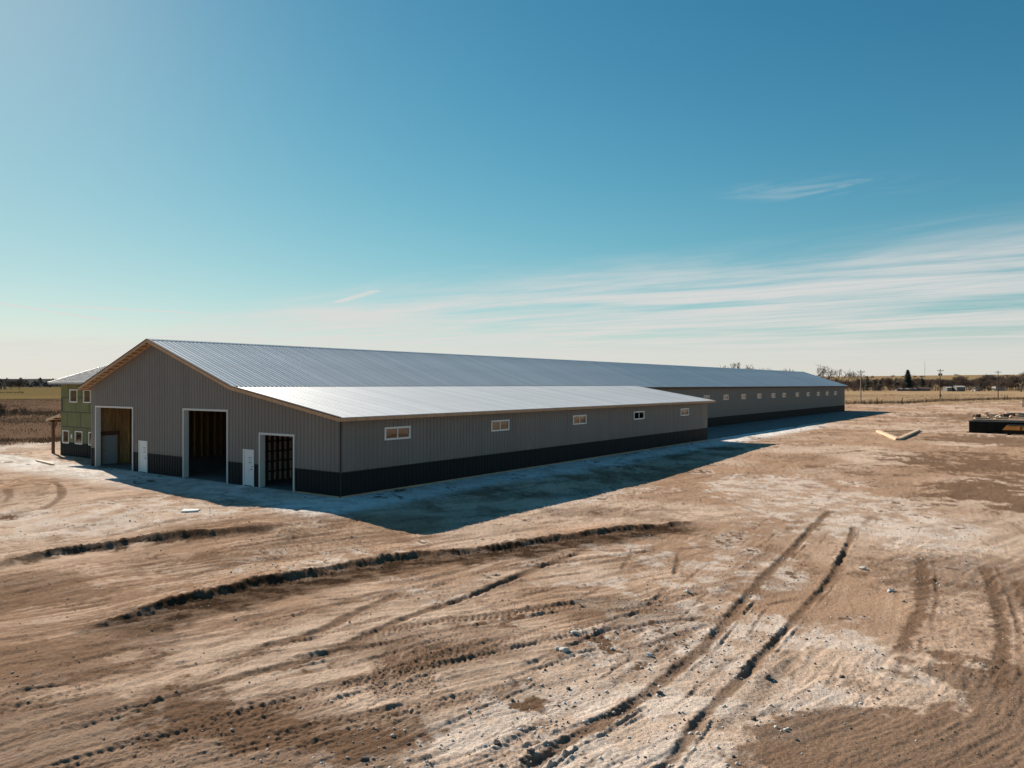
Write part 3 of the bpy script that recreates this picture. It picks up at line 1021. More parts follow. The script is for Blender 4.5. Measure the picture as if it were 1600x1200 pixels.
# left slope, turned away from the camera
zl = roof_z(26.9)
d_left = MB().hexa([(A0 + .05, RIDGE_B + .001, RIDGE_Z - .08), (A1 - .05, RIDGE_B + .001, RIDGE_Z - .08), (A1 - .05, 26.86, zl - .075), (A0 + .05, 26.86, zl - .075)],
                   [(A0 + .05, RIDGE_B + .001, RIDGE_Z - .025), (A1 - .05, RIDGE_B + .001, RIDGE_Z - .025), (A1 - .05, 26.86, zl - .02), (A0 + .05, 26.86, zl - .02)]).build('back_roof', 'lumber_brown', barn)  # darker wood underneath: shade between the lookouts put into the colour
wl = slope_mesh('roof_sheet', RIDGE_B + .02, RIDGE_Z - .006, 26.9, zl, A1 - A0)
place('roof_sheet', wl, d_left, (A0, 0, 0))
rc = MB()
rc.quad((A0 - .02, RIDGE_B - .16, RIDGE_Z - .022), (A1 + .02, RIDGE_B - .16, RIDGE_Z - .022), (A1 + .02, RIDGE_B, RIDGE_Z + .045), (A0 - .02, RIDGE_B, RIDGE_Z + .045))
rc.quad((A0 - .02, RIDGE_B, RIDGE_Z + .045), (A1 + .02, RIDGE_B, RIDGE_Z + .045), (A1 + .02, RIDGE_B + .16, RIDGE_Z - .022), (A0 - .02, RIDGE_B + .16, RIDGE_Z - .022))
rc.build('ridge_cap', 'roof_metal', barn)


def rake(b0, z0, b1, z1, name='rake_fascia'):
    a0, a1 = A0 - .04, A0
    hgt = .19
    MB().hexa([(a0, b0, z0 - hgt), (a1, b0, z0 - hgt), (a1, b1, z1 - hgt), (a0, b1, z1 - hgt)],
              [(a0, b0, z0), (a1, b0, z0), (a1, b1, z1), (a0, b1, z1)]).build(name, 'lumber', barn)
    MB().hexa([(a0 - .03, b0, z0 + .004), (a1 + .10, b0, z0 + .004), (a1 + .10, b1, z1 + .004), (a0 - .03, b1, z1 + .004)],
              [(a0 - .03, b0, z0 + .05), (a1 + .10, b0, z0 + .05), (a1 + .10, b1, z1 + .05), (a0 - .03, b1, z1 + .05)]).build('rake_trim', 'trim_dark', barn)


rake(-.62, roof_z(-.62) - .01, BREAK_B, roof_z(BREAK_B) - .01)
rake(BREAK_B + .002, roof_z(BREAK_B) - .01, RIDGE_B - .001, RIDGE_Z - .01)
rake(RIDGE_B + .001, RIDGE_Z - .01, 26.9, zl - .01)
# the second rake board against the wall and the lookouts of the open overhang
for b0, b1 in ((-.4, BREAK_B), (BREAK_B + .002, RIDGE_B - .001), (RIDGE_B + .001, 26.8)):
    z0, z1 = roof_z(b0) - .09, roof_z(b1) - .09
    MB().hexa([(-.085, b0, z0 - .10), (-.045, b0, z0 - .10), (-.045, b1, z1 - .10), (-.085, b1, z1 - .10)],
              [(-.085, b0, z0), (-.045, b0, z0), (-.045, b1, z1), (-.085, b1, z1)]).build('wall_rake_board', 'lumber', barn)
look = MB().box(A0 + .002, -.087, -.045, .045, -.11, .0).mesh('lookout', 'lumber_pale')
b = 26.6
while b > -.4:
    if abs(b - RIDGE_B) > .1: place('lookout', look, barn, (0, b, roof_z(b) - .10))
    b -= .61
# eaves
MB().box(A0 - .04, AL, -.66, -.62, zl_lo - .20, zl_lo - .035).build('eave_fascia', 'lumber', barn)
MB().box(A0 - .045, AL, -.675, -.60, zl_lo - .033, zl_lo + .008).build('drip_edge', 'trim_grey', barn)
MB().box(AL + .004, A1, EAVE_M - .045, EAVE_M - .005, z_e - .19, z_e - .03).build('eave_fascia', 'lumber_dark', barn)
MB().box(AL + .004, A1, EAVE_M - .06, EAVE_M + .01, z_e - .028, z_e + .006).build('drip_edge', 'trim_grey', barn)
MB().box(A0 - .04, A1, 26.9, 26.94, zl - .20, zl - .03).build('eave_fascia', 'lumber', barn)
ra = MB()
z0, z1 = roof_z(-.6), roof_z(BREAK_B)
ra.hexa([(AL - .05, -.62, z0 - .19), (AL, -.62, z0 - .19), (AL, BREAK_B, z1 - .19), (AL - .05, BREAK_B, z1 - .19)],
        [(AL - .05, -.62, z0 - .02), (AL, -.62, z0 - .02), (AL, BREAK_B, z1 - .05), (AL - .05, BREAK_B, z1 - .05)]).build('rake_fascia', 'lumber', barn)
soff = MB().box(0.0, 49.9, -.60, -.04, zl_lo - .135, zl_lo - .115).build('soffit', 'lumber', barn)
MB().box(AL, 153.0, EAVE_M, 8.66, z_e - .13, z_e - .11).build('soffit', 'lumber_dark', barn)

# ---------------- inside: what the open doorways show
MB().box(.05, 152.9, .05, 26.2, -.10, .03).build('floor_slab', 'slab', barn)
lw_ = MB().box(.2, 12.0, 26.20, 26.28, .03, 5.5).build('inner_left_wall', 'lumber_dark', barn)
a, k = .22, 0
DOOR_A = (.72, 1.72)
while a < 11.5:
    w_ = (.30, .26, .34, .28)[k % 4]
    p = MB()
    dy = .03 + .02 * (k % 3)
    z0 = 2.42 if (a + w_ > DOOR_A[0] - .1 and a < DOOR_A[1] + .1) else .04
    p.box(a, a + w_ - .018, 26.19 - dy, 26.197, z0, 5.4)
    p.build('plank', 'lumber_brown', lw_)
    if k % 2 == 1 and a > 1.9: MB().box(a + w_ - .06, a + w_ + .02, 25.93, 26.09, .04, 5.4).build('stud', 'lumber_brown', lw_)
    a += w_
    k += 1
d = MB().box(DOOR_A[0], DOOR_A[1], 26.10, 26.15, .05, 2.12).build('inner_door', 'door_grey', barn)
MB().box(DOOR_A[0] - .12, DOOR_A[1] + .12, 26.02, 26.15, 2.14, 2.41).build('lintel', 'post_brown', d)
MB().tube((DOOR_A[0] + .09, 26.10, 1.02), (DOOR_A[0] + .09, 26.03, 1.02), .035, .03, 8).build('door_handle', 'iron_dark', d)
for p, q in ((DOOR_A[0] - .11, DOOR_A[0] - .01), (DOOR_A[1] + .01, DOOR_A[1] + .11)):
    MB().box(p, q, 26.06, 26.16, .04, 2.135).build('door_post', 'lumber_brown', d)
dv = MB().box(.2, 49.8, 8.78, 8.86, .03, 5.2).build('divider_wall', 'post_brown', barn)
a = .55
while a < 9:
    MB().box(a, a + .11, 8.70, 8.775, .04, 4.9).build('stud', 'stud_pale', dv)
    a += .385
for zz in (.55, 1.15, 1.75, 2.35, 2.95, 3.55):
    MB().box(.3, 9.4, 8.655, 8.695, zz, zz + .075).build('girt', 'lumber_dark', dv)

# ================================================================== THE TWO-STOREY BLOCK AT THE LEFT
HA, HB0, HB1, HZ = 2.6, 26.42, 37.04, 5.90
hx, hy = lw(HA, 31.7)
house = tag(empty('sheathed_house', (hx, hy, 0), BARN_ROT),
            'unfinished two-storey block in green wall sheathing with white windows and side porch', 'house')
ho = Vector((HA, 31.7, 0))


def hb(m=None):
    return MB()


class HM(MB):
    """builder in barn coordinates, moved to the house's own origin"""
    def build(self, name, m, parent=None, loc=None, smooth=False):
        self.v = [(x - HA, y - 31.7, z) for x, y, z in self.v]
        return MB.build(self, name, m, parent, loc, smooth)


HD = 14.6                                                        # far end along the barn
HW = [(34.11, 35.43, 4.36, 5.41), (31.89, 33.09, 4.36, 5.40), (35.54, 36.66, 1.0, 2.06), (33.25, 34.49, 1.02, 2.07), (31.0, 32.23, 1.02, 2.07)]
core = HM()
core.box(HA + .13, HA + .25, HB0, HB1 - .02, 0, HZ)
# openings are cut by building the front wall around them
core = HM()


def wall_with_holes(mb, a0, a1, s0, s1, z0, z1, holes):
    xs = sorted({s0, s1, *[h for o in holes for h in o[:2]]})
    zs = sorted({z0, z1, *[h for o in holes for h in o[2:]]})
    for p, q in zip(xs, xs[1:]):
        for r, t in zip(zs, zs[1:]):
            if any(o[0] <= (p + q) / 2 <= o[1] and o[2] <= (r + t) / 2 <= o[3] for o in holes): continue
            mb.box(a0, a1, p, q, r, t)
    return mb


wall_with_holes(core, HA + .03, HA + .12, HB0, HB1 - .03, 0, HZ, HW)
front = core.build('front_wall', 'seam_tape', house)
HM().box(HA + .03, HD, HB1 - .12, HB1 - .03, 0, HZ).build('side_wall', 'sheathing_green', house)
HM().box(HD, HD + .1, HB0, HB1, 0, HZ).build('back_wall', 'sheathing_green', house)
HM().box(HA + .13, HD, HB0, HB1 - .13, 3.0, 3.12).build('upper_floor', 'lumber_brown', house)
HM().box(HA + 2.6, HA + 2.7, HB0, HB1 - .13, 0, 2.99).build('inner_wall', 'lumber_brown', house)
HM().box(HA + 2.6, HA + 2.7, HB0, HB1 - .13, 3.13, HZ).build('inner_wall', 'lumber_brown', house)
rows = [(1.12, 2.33, .0), (2.41, 3.53, 1.05), (3.61, 4.70, -.35), (4.78, 5.86, 1.0)]
for z0, z1, off in rows:
    b = HB1 + off
    while b > HB0:
        p, q = max(b - 2.24, HB0), min(b - .07, HB1 - .035)
        b -= 2.24
        if q - p < .06: continue
        holes = [(max(o[0], p), min(o[1], q), max(o[2], z0), min(o[3], z1)) for o in HW if o[0] < q and o[1] > p and o[2] < z1 and o[3] > z0]
        wall_with_holes(HM(), HA + .014, HA + .028, p, q, z0, z1, holes).build('sheathing_panel', 'sheathing_green', front)
s = HB0
while s < HB1 - .05:
    e = min(s + .9144, HB1)
    prof = siding('wainscot_panel', 'siding_black', front, s - 31.7, e - 31.7, 0, lambda b: 1.10, [(o[0] - 31.7, o[1] - 31.7, o[2], o[3]) for o in HW],
                  lambda b, off, z: (-off + .012, b, z))
    s = e
for o in HW:
    f = HM()
    w_ = .075
    b0, b1, z0, z1 = o
    f.box(HA - .03, HA + .10, b0, b1, z0, z0 + w_)
    f.box(HA - .03, HA + .10, b0, b1, z1 - w_, z1)
    f.box(HA - .03, HA + .10, b0, b0 + w_, z0 + w_, z1 - w_)
    f.box(HA - .03, HA + .10, b1 - w_, b1, z0 + w_, z1 - w_)
    wo = f.build('window', 'white_frame', house)
    HM().box(HA + .02, HA + .028, b0 + w_, b1 - w_, z0 + w_, z1 - w_).build('pane', 'window_glass', wo)
HM().box(HA - .06, HA + .013, 34.95, 35.12, 1.45, 1.78).build('light_fixture', 'white_frame', house)  # white box of a wall light fixture, unlit
# roof: ridge runs towards the barn
HE, HP = HA - .7, .315
HR = (HA + HD) / 2
z_he = 6.02


def hz(a): return z_he + HP * (a - HE)


r = HM()
r.hexa([(HE, 22, z_he - .12), (HR, 22, hz(HR) - .12), (HR, 37.6, hz(HR) - .12), (HE, 37.6, z_he - .12)],
       [(HE, 22, z_he - .03), (HR, 22, hz(HR) - .03), (HR, 37.6, hz(HR) - .03), (HE, 37.6, z_he - .03)])
r.hexa([(HR, 22, hz(HR) - .12), (2 * HR - HE, 22, z_he - .12), (2 * HR - HE, 37.6, z_he - .12), (HR, 37.6, hz(HR) - .12)],
       [(HR, 22, hz(HR) - .03), (2 * HR - HE, 22, z_he - .03), (2 * HR - HE, 37.6, z_he - .03), (HR, 37.6, hz(HR) - .03)])
hr = r.build('roof', 'lumber_dark', house)
b = 37.62
while b > 22:
    p = HM()
    q0 = b - .9144
    for (s0, h0), (s1, h1) in zip(rib_profile(0, .9144), rib_profile(0, .9144)[1:]):
        p.quad((HE - .03, q0 + s0, z_he - .022 + h0), (HE - .03, q0 + s1, z_he - .022 + h1), (HR, q0 + s1, hz(HR) - .02 + h1), (HR, q0 + s0, hz(HR) - .02 + h0))
    p.build('roof_panel', 'roof_tan', hr)
    b = q0
HM().box(HE - .045, HE - .005, 26.95, 37.62, z_he - .19, z_he - .03).build('eave_fascia', 'trim_grey', house)
rb = HM()
rb.hexa([(HE - .04, 37.605, z_he - .19), (HR, 37.605, hz(HR) - .19), (HR, 37.64, hz(HR) - .19), (HE - .04, 37.64, z_he - .19)],
        [(HE - .04, 37.605, z_he - .01), (HR, 37.605, hz(HR) - .01), (HR, 37.64, hz(HR) - .01), (HE - .04, 37.64, z_he - .01)]).build('rake_fascia', 'trim_grey', house)
# gable triangle on the outer side and the soffit at the front
HM().quad((HA + .03, HB1 - .05, HZ), (HD, HB1 - .05, HZ), (HR, HB1 - .05, hz(HR) - .13)).build('gable_triangle', 'sheathing_green', house)
HM().box(HE, HA + .013, 27.0, 37.55, z_he - .16, z_he - .135).build('soffit', 'lumber', house)
# porch along the outer side
pr = HM()
P0, P1 = HA - .05, HA + 9
pr.hexa([(P0, HB1 - .02, 3.30), (P1, HB1 - .02, 3.30), (P1, 39.55, 2.80), (P0, 39.55, 2.80)],
        [(P0, HB1 - .02, 3.38), (P1, HB1 - .02, 3.38), (P1, 39.55, 2.88), (P0, 39.55, 2.88)]).build('porch_roof', 'lumber_pale', house)
HM().box(P0 + .06, P1, 38.85, 39.05, 2.66, 2.84).build('porch_beam', 'lumber_dark', house)
pz = HM()
pz.hexa([(P0 - .03, HB1 - .02, 3.20), (P0 - .003, HB1 - .02, 3.20), (P0 - .003, 39.55, 2.70), (P0 - .03, 39.55, 2.70)],
        [(P0 - .03, HB1 - .02, 3.40), (P0 - .003, HB1 - .02, 3.40), (P0 - .003, 39.55, 2.90), (P0 - .03, 39.55, 2.90)]).build('porch_fascia', 'lumber_pale', house)
for aa in (HA + .25, HA + 4.5, HA + 8.7):
    HM().box(aa - .10, aa + .10, 38.86, 39.06, -.05, 2.655).build('porch_post', 'post_brown', house)
    HM().beam((aa, 38.84, 2.0), (aa, 38.2, 2.85), .09, .12).build('brace', 'post_brown', house)
    HM().beam((aa, 37.02, 3.0), (aa, 38.95, 2.93), .07, .12).build('porch_rafter', 'lumber_dark', house)

# ================================================================== THINGS LYING IN THE YARD
def gpos(px, py):
    x, y = g2w([px], [py])
    return float(x[0]), float(y[0])


def thing_from(name, label, cat, x, y, z=None, rz=0.0, group=None):
    return tag(empty(name, (x, y, gz(x, y) if z is None else z), rz), label, cat, group)


# stacked roof trusses in a V
p0, p1, p2 = Vector(gpos(1372, 675)), Vector(gpos(1403, 688)), Vector(gpos(1435, 673.5))
ts = thing_from('truss_stack', 'pale lumber roof trusses stacked flat in a V shape on open dirt', 'lumber', p1.x, p1.y)
q0, q2 = p0 - p1, p2 - p1
n0, n2 = Vector((-q0.y, q0.x)).normalized(), Vector((-q2.y, q2.x)).normalized()
for k in range(2):
    z = .06 + k * .115
    for j, off in enumerate((-.14, .14)):
        jit = random.uniform(-.03, .03)
        o = n0 * (off + jit)
        MB().beam((o.x, o.y, z), (q0.x + o.x, q0.y + o.y, z), .22, .105).build('board', 'lumber_pale', ts)
        o = n2 * (off + jit)
        e = q2 * random.uniform(.96, 1.0)
        st = q2.normalized() * .55
        MB().beam((o.x + st.x, o.y + st.y, z), (e.x + o.x, e.y + o.y, z), .22, .105).build('board', 'lumber_pale', ts)
for k in range(1, 6):
    a_, b_ = q0 * (.15 + .14 * k), q2 * (.15 + .14 * k)
    MB().beam((a_.x, a_.y, .10), (b_.x, b_.y, .10), .14, .05).build('web_board', 'lumber_pale' if k % 2 else 'lumber_brown', ts)
MB().beam((q0.x, q0.y, .07), (q2.x, q2.y, .07), .16, .10).build('web_board', 'lumber_brown', ts)

# black roll-off container and the orange hopper beside it
x, y = gpos(1514, 676)
x2, y2 = gpos(1600, 679)
ang = math.atan2(y2 - y, x2 - x)
dm = thing_from('open_container', 'low black steel open-top container at the right edge of the yard', 'container', x, y, rz=ang)
Lc, Wc, Hc_ = 9.5, 3.2, 1.38
MB().box(.2, Lc - .2, .2, Wc - .2, .10, .18).build('floor', 'black_steel', dm)
MB().box(0, Lc, 0, .08, .12, Hc_).build('side_wall', 'black_steel', dm)
MB().box(0, Lc, Wc - .08, Wc, .12, Hc_).build('side_wall', 'black_steel', dm)
MB().box(0, .08, .081, Wc - .081, .12, Hc_).build('end_wall', 'black_steel', dm)
MB().box(Lc - .08, Lc, .081, Wc - .081, .12, Hc_).build('end_wall', 'black_steel', dm)
for k in range(9):
    MB().box(.55 + k * 1.05, .67 + k * 1.05, -.09, -.002, .15, Hc_ - .12).build('stiffener', 'black_steel', dm)
for p in ((-.06, Lc + .06, -.08, .12), (-.06, Lc + .06, Wc - .12, Wc + .08)):
    MB().box(p[0], p[1], p[2], p[3], Hc_ + .002, Hc_ + .11).build('top_rail', 'grey_steel', dm)
for yy in (.5, Wc - .7):
    MB().box(-.3, Lc + .1, yy, yy + .2, .0, .098).build('skid', 'black_steel', dm)
x, y = gpos(1566, 679.5)
tk = thing_from('steel_hopper', 'orange steel hopper with a dark lower body against the black container', 'hopper', x, y, rz=ang)
LT = 5.6
MB().hexa([(0, -.10, .14), (LT, -.10, .14), (LT, .9, .14), (0, .9, .14)], [(0, -.16, .58), (LT, -.16, .58), (LT, .9, .58), (0, .9, .58)]).build('lower_body', 'black_steel', tk)
MB().hexa([(.0, -.17, .585), (LT, -.17, .585), (LT, .9, .585), (.0, .9, .585)], [(.42, .22, 1.12), (LT, .22, 1.12), (LT, .86, 1.12), (.42, .86, 1.12)]).build('upper_body', 'orange_paint', tk)
MB().box(.45, LT, .20, .88, 1.125, 1.17).build('rim', 'iron_dark', tk)
for xx in (1.6, 3.2, 4.8):
    MB().hexa([(xx, -.21, .59), (xx + .09, -.21, .59), (xx + .09, -.10, .59), (xx, -.10, .59)], [(xx, .16, 1.11), (xx + .09, .16, 1.11), (xx + .09, .26, 1.11), (xx, .26, 1.11)]).build('rib', 'orange_paint', tk)
for xx in (.5, 4.7):
    MB().box(xx, xx + .3, -.05, .85, -.02, .137).build('skid', 'black_steel', tk)


def scrap(px, py, L, w_, h_, rz, m, label, tilt=0.0, name='scrap_board'):
    x, y = gpos(px, py)
    w_, h_ = w_ * 1.5, h_ * 1.7
    o = MB().box(-L / 2, L / 2, -w_ / 2, w_ / 2, 0, h_).build(name, m)
    o.location = (x, y, gz(x, y) + abs(math.sin(tilt)) * L / 2 - .01)
    o.rotation_euler = (0, tilt, rz)
    return tag(o, label, 'board')


x, y = gpos(1526, 653.5)
cr = thing_from('crate', 'small brown wooden crate beyond the black container', 'crate', x, y, rz=.25)
MB().box(-.5, .5, -.4, .4, .10, .70).build('box', 'lumber_dark', cr)
for yy in (-.3, 0, .3): MB().box(-.55, .55, yy - .06, yy + .06, 0, .098).build('runner', 'lumber_brown', cr)
for k in range(5): MB().box(-.53 + k * .215, -.53 + k * .215 + .19, -.43, .43, .702, .75).build('slat', 'lumber_pale', cr)
scraps = [
    (1543, 651, 1.9, .30, .09, .9, .38, 'pale offcut board propped steeply, nearest the small crate'),
    (1546, 652, 1.7, .28, .09, -.7, .34, 'pale offcut board crossing the propped one near the crate'),
    (1551, 652.5, 1.8, .22, .08, .1, .0, 'thin pale board lying flat right of the crossed boards'),
    (1561, 652, 1.8, .26, .10, .2, -.3, 'pinkish board tipped up at the left of the scrap heap'),
    (1567, 651.5, 1.6, .30, .25, .8, .25, 'thick pale board standing on edge in the scrap heap'),
    (1573, 653.5, 2.2, .30, .10, -.2, .1, 'bright pale board at the front of the scrap heap'),
    (1578, 650.5, 1.6, .34, .30, .3, .0, 'pale block topmost of the scrap heap'),
    (1580, 653, 1.8, .28, .12, 1.1, .2, 'cream board leaning at the right of the scrap heap'),
    (1588, 653.5, 2.0, .25, .10, .1, .0, 'cream board lying flat right of the scrap heap'),
    (1596, 653.6, 1.8, .22, .10, -.3, .0, 'short pale board farthest right behind the orange hopper'),
]
scraps += [
    (1534, 654.5, 2.6, .3, .14, .05, .0, 'pale board lying flat just right of the small crate'),
    (1556, 650.0, 3.2, .3, .22, -.12, .0, 'long pale timber at the back of the scrap heap'),
    (1564, 654.5, 2.8, .28, .12, .3, .0, 'pale board at the front left foot of the scrap heap'),
    (1583, 648.8, 3.0, .3, .30, .05, .0, 'pale timber high at the back right of the scrap heap'),
    (1593, 651.0, 2.4, .3, .18, .6, .12, 'pale board slanting at the far right of the scrap heap'),
]
for px, py, L, w_, h_, rz, tl, lab in scraps: scrap(px, py, L, w_, h_, rz, 'lumber_pale', lab, tl)
x, y = gpos(1571, 652)
o = MB().box(-.9, .9, -.5, .5, 0, .62).build('pallet_block', 'lumber_dark')
o.location = (x, y, gz(x, y) - .01); o.rotation_euler = (0, 0, .2)
tag(o, 'dark brown wooden block in the middle of the scrap heap', 'block')
x, y = gpos(1586, 650.5)
o = MB().box(-1.5, 1.5, -.4, .4, 0, .55).build('timber_bundle', 'lumber_dark')
o.location = (x, y, gz(x, y) - .01); o.rotation_euler = (0, 0, -.1)
tag(o, 'dark timber bundle behind the pale scrap boards', 'timber')

x, y = gpos(297, 799)
o = MB()
o.hexa([(-.45, -.28, 0), (.42, -.33, 0), (.50, .26, 0), (-.36, .30, 0)], [(-.45, -.28, .05), (.42, -.33, .07), (.50, .26, .05), (-.36, .30, .09)])
o = o.build('foam_sheet', 'white_frame')
o.location = (x, y, gz_fine(x, y) + .005); o.rotation_euler = (0, 0, .3)
o.scale = (.8, .8, 1)
tag(o, 'small white sheet lying on the dirt in front of the gable', 'sheet')
xa, ya = gpos(57, 720.5); xb, yb = gpos(84, 727)
o = MB().beam((0, 0, .06), (xb - xa, yb - ya, .06), .16, .08).build('plank', 'lumber_pale')
o.location = (xa, ya, gz(xa, ya) + .02)
tag(o, 'long pale plank lying on the dirt left of the porch post', 'plank')

# ------------------------------------------------------------------ stones
def rock_mesh(name, seed, m):
    r = random.Random(seed)
    mb = MB()
    phi = (1 + 5 ** .5) / 2
    V0 = [Vector(v).normalized() for v in ((-1, phi, 0), (1, phi, 0), (-1, -phi, 0), (1, -phi, 0), (0, -1, phi), (0, 1, phi), (0, -1, -phi), (0, 1, -phi), (phi, 0, -1), (phi, 0, 1), (-phi, 0, -1), (-phi, 0, 1))]
    F0 = [(0, 11, 5), (0, 5, 1), (0, 1, 7), (0, 7, 10), (0, 10, 11), (1, 5, 9), (5, 11, 4), (11, 10, 2), (10, 7, 6), (7, 1, 8), (3, 9, 4), (3, 4, 2), (3, 2, 6), (3, 6, 8), (3, 8, 9), (4, 9, 5), (2, 4, 11), (6, 2, 10), (8, 6, 7), (9, 8, 1)]
    sx, sy, sz = r.uniform(.8, 1.25), r.uniform(.65, 1.0), r.uniform(.5, .75)
    mid, V1, F1 = {}, list(V0), []

    def mp(i, j):
        k = (min(i, j), max(i, j))
        if k not in mid:
            mid[k] = len(V1)
            V1.append(((V1[i] + V1[j]) / 2).normalized())
        return mid[k]
    for a_, b_, c_ in F0:
        x_, y_, z_ = mp(a_, b_), mp(b_, c_), mp(c_, a_)
        F1 += [(a_, x_, z_), (b_, y_, x_), (c_, z_, y_), (x_, y_, z_)]
    ph = [r.uniform(0, 6) for _ in range(6)]
    out = []
    for v in V1:
        k = 1 + .22 * math.sin(3 * v.x + ph[0]) * math.sin(2.6 * v.y + ph[1]) + .16 * math.sin(5 * v.z + ph[2]) * math.cos(4 * v.x + ph[3]) + r.uniform(-.09, .09)
        out.append((v.x * sx * k, v.y * sy * k, v.z * sz * k))
    mb.v, mb.f = out, F1
    return mb.mesh(name, m)


PALE = [rock_mesh('rock', s_, 'rock_pale') for s_ in range(4)]
DARK = [rock_mesh('rock', s_ + 20, 'rock_dark') for s_ in range(4)]
rocks = [
    (882, 1019, .105, 'p', 'largest white stone, in the pair near the centre of the dirt yard'),
    (871, 1016, .070, 'p', 'smaller white stone touching the left of the largest white stone'),
    (897, 991, .075, 'p', 'white stone just above the pair of white stones'),
    (961, 989, .065, 'p', 'white stone right of the three central white stones'),
    (1014, 1026, .085, 'p', 'flat pale stone beside the long straight rut'),
    (1073, 923, .090, 'p', 'flat pale stone lying between the rut and the brown mound'),
    (1348, 887, .110, 'p', 'flat white stone near the far end of the right rut'),
    (1392, 923, .115, 'p', 'white stone with a broken edge left of the dark tyre mark'),
    (1199, 1061, .075, 'd', 'blue-grey dark stone right of the deep rut'),
    (1177, 1127, .065, 'd', 'dark brown clod right of the rut near the lower edge'),
    (1315, 1061, .060, 'd', 'dark flat stone on the pale gravel patch at right'),
    (1012, 1083, .055, 'd', 'dark stone in the pale gravel left of the two ruts'),
    (1031, 1084, .055, 'd', 'dark stone just right of its twin in the pale gravel'),
    (830, 1175, .080, 'd', 'dark clod on pale gravel near the lower edge, right one of two'),
    (817, 1187, .075, 'd', 'dark clod on pale gravel near the lower edge, left one of two'),
    (570, 1184, .065, 'd', 'lone dark clod on brown dirt at the lower left'),
    (776, 1158, .065, 'd', 'reddish dark clod left of the two clods near the lower edge'),
    (888, 1073, .055, 'd', 'dark clod below the central white stones'),
    (800, 1091, .055, 'd', 'dark clod at the left rim of the pale gravel'),
]
for k, (px, py, r_, kind, lab) in enumerate(rocks):
    x, y = gpos(px, py)
    o = place('rock', (PALE if kind == 'p' else DARK)[k % 4], None, (x, y, gz_fine(x, y) + r_ * .28), k * 1.3, r_)
    tag(o, lab, 'stone', 'larger stones in the yard')


def pebbles(name, label, m, count, lo, hi, weight, seed):
    r = np.random.default_rng(seed)
    cand = np.nonzero((np.hypot(GX, GY) < 46) & (GY > 9) & (np.abs(np.arctan2(GX, GY)) < .66) & (GYARD > .9))[0]
    la, lb = local(GX[cand], GY[cand])
    cand = cand[(la < -.4) | (lb < -.4)]
    D = np.hypot(GX[cand], GY[cand])
    area = D ** 3.0                                           # vertices thin out with distance
    w_ = weight(cand) * area * np.exp(-D / 16)
    pick = r.choice(cand, count, p=w_ / w_.sum())
    base = np.array([v.co[:] for v in rock_small.vertices])
    faces = np.array([p.vertices[:] for p in rock_small.polygons])
    size = lo * (hi / lo) ** (r.random(count) ** 2.4)
    ang = r.random(count) * 6.283
    ca_, sa_ = np.cos(ang), np.sin(ang)
    sc = size[:, None] * np.column_stack([r.uniform(.7, 1.3, count), r.uniform(.6, 1.1, count), r.uniform(.45, .85, count)])
    b_ = base[None] * (1 + r.uniform(-.2, .2, (count, len(base), 1))) * sc[:, None, :]
    vx = b_[..., 0] * ca_[:, None] - b_[..., 1] * sa_[:, None] + (GX[pick] + r.uniform(-.03, .03, count))[:, None]
    vy = b_[..., 0] * sa_[:, None] + b_[..., 1] * ca_[:, None] + (GY[pick] + r.uniform(-.03, .03, count))[:, None]
    vz = b_[..., 2] + (GZ[pick] + size * .2)[:, None]
    me = bpy.data.meshes.new(name)
    vv = np.stack([vx, vy, vz], -1).reshape(-1, 3)
    ff = (faces[None] + (np.arange(count) * len(base))[:, None, None]).reshape(-1, 3)
    me.vertices.add(len(vv)); me.vertices.foreach_set('co', vv.astype(np.float32).ravel())
    me.loops.add(ff.size); me.loops.foreach_set('vertex_index', ff.astype(np.int32).ravel())
    me.polygons.add(len(ff))
    me.polygons.foreach_set('loop_start', (np.arange(len(ff)) * 3).astype(np.int32))
    me.polygons.foreach_set('loop_total', np.full(len(ff), 3, np.int32))
    me.update(calc_edges=True)
    me.materials.append(MATS[m])
    o = bpy.data.objects.new(name, me)
    col.objects.link(o)
    tag(o, label, 'gravel', kind='stuff')


_mb = MB()
phi = (1 + 5 ** .5) / 2
_mb.v = [tuple(Vector(v).normalized()) for v in ((-1, phi, 0), (1, phi, 0), (-1, -phi, 0), (1, -phi, 0), (0, -1, phi), (0, 1, phi), (0, -1, -phi), (0, 1, -phi), (phi, 0, -1), (phi, 0, 1), (-phi, 0, -1), (-phi, 0, 1))]
_mb.f = [(0, 11, 5), (0, 5, 1), (0, 1, 7), (0, 7, 10), (0, 10, 11), (1, 5, 9), (5, 11, 4), (11, 10, 2), (10, 7, 6), (7, 1, 8), (3, 9, 4), (3, 4, 2), (3, 2, 6), (3, 6, 8), (3, 8, 9), (4, 9, 5), (2, 4, 11), (6, 2, 10), (8, 6, 7), (9, 8, 1)]
rock_small = _mb.mesh('pebble')
pebbles('pale_gravel', 'loose pale limestone gravel scattered over the white patches', 'rock_pale', 4200, .006, .045, lambda i: .10 + GWHITE[i] * 2 + .2 * GROUGH[i], 3)
pebbles('dark_gravel', 'loose dark grit and small clods scattered over the dirt', 'rock_dark', 2000, .006, .042, lambda i: .08 + GWHITE[i] * 1.5 + .25 * GROUGH[i], 4)
pebbles('dirt_crumbs', 'tan dirt crumbs scattered along the tyre tracks', 'clod_mid', 5000, .006, .034, lambda i: .25 + GROUGH[i] * 1.5 + .3 * GWHITE[i], 5)


# ================================================================== BACKGROUND
def at_far(px, D, py_base=None):
    """world point at a photo column and a depth"""
    x = (px - 800) / FPX * D
    return x, D, gz(x, D)


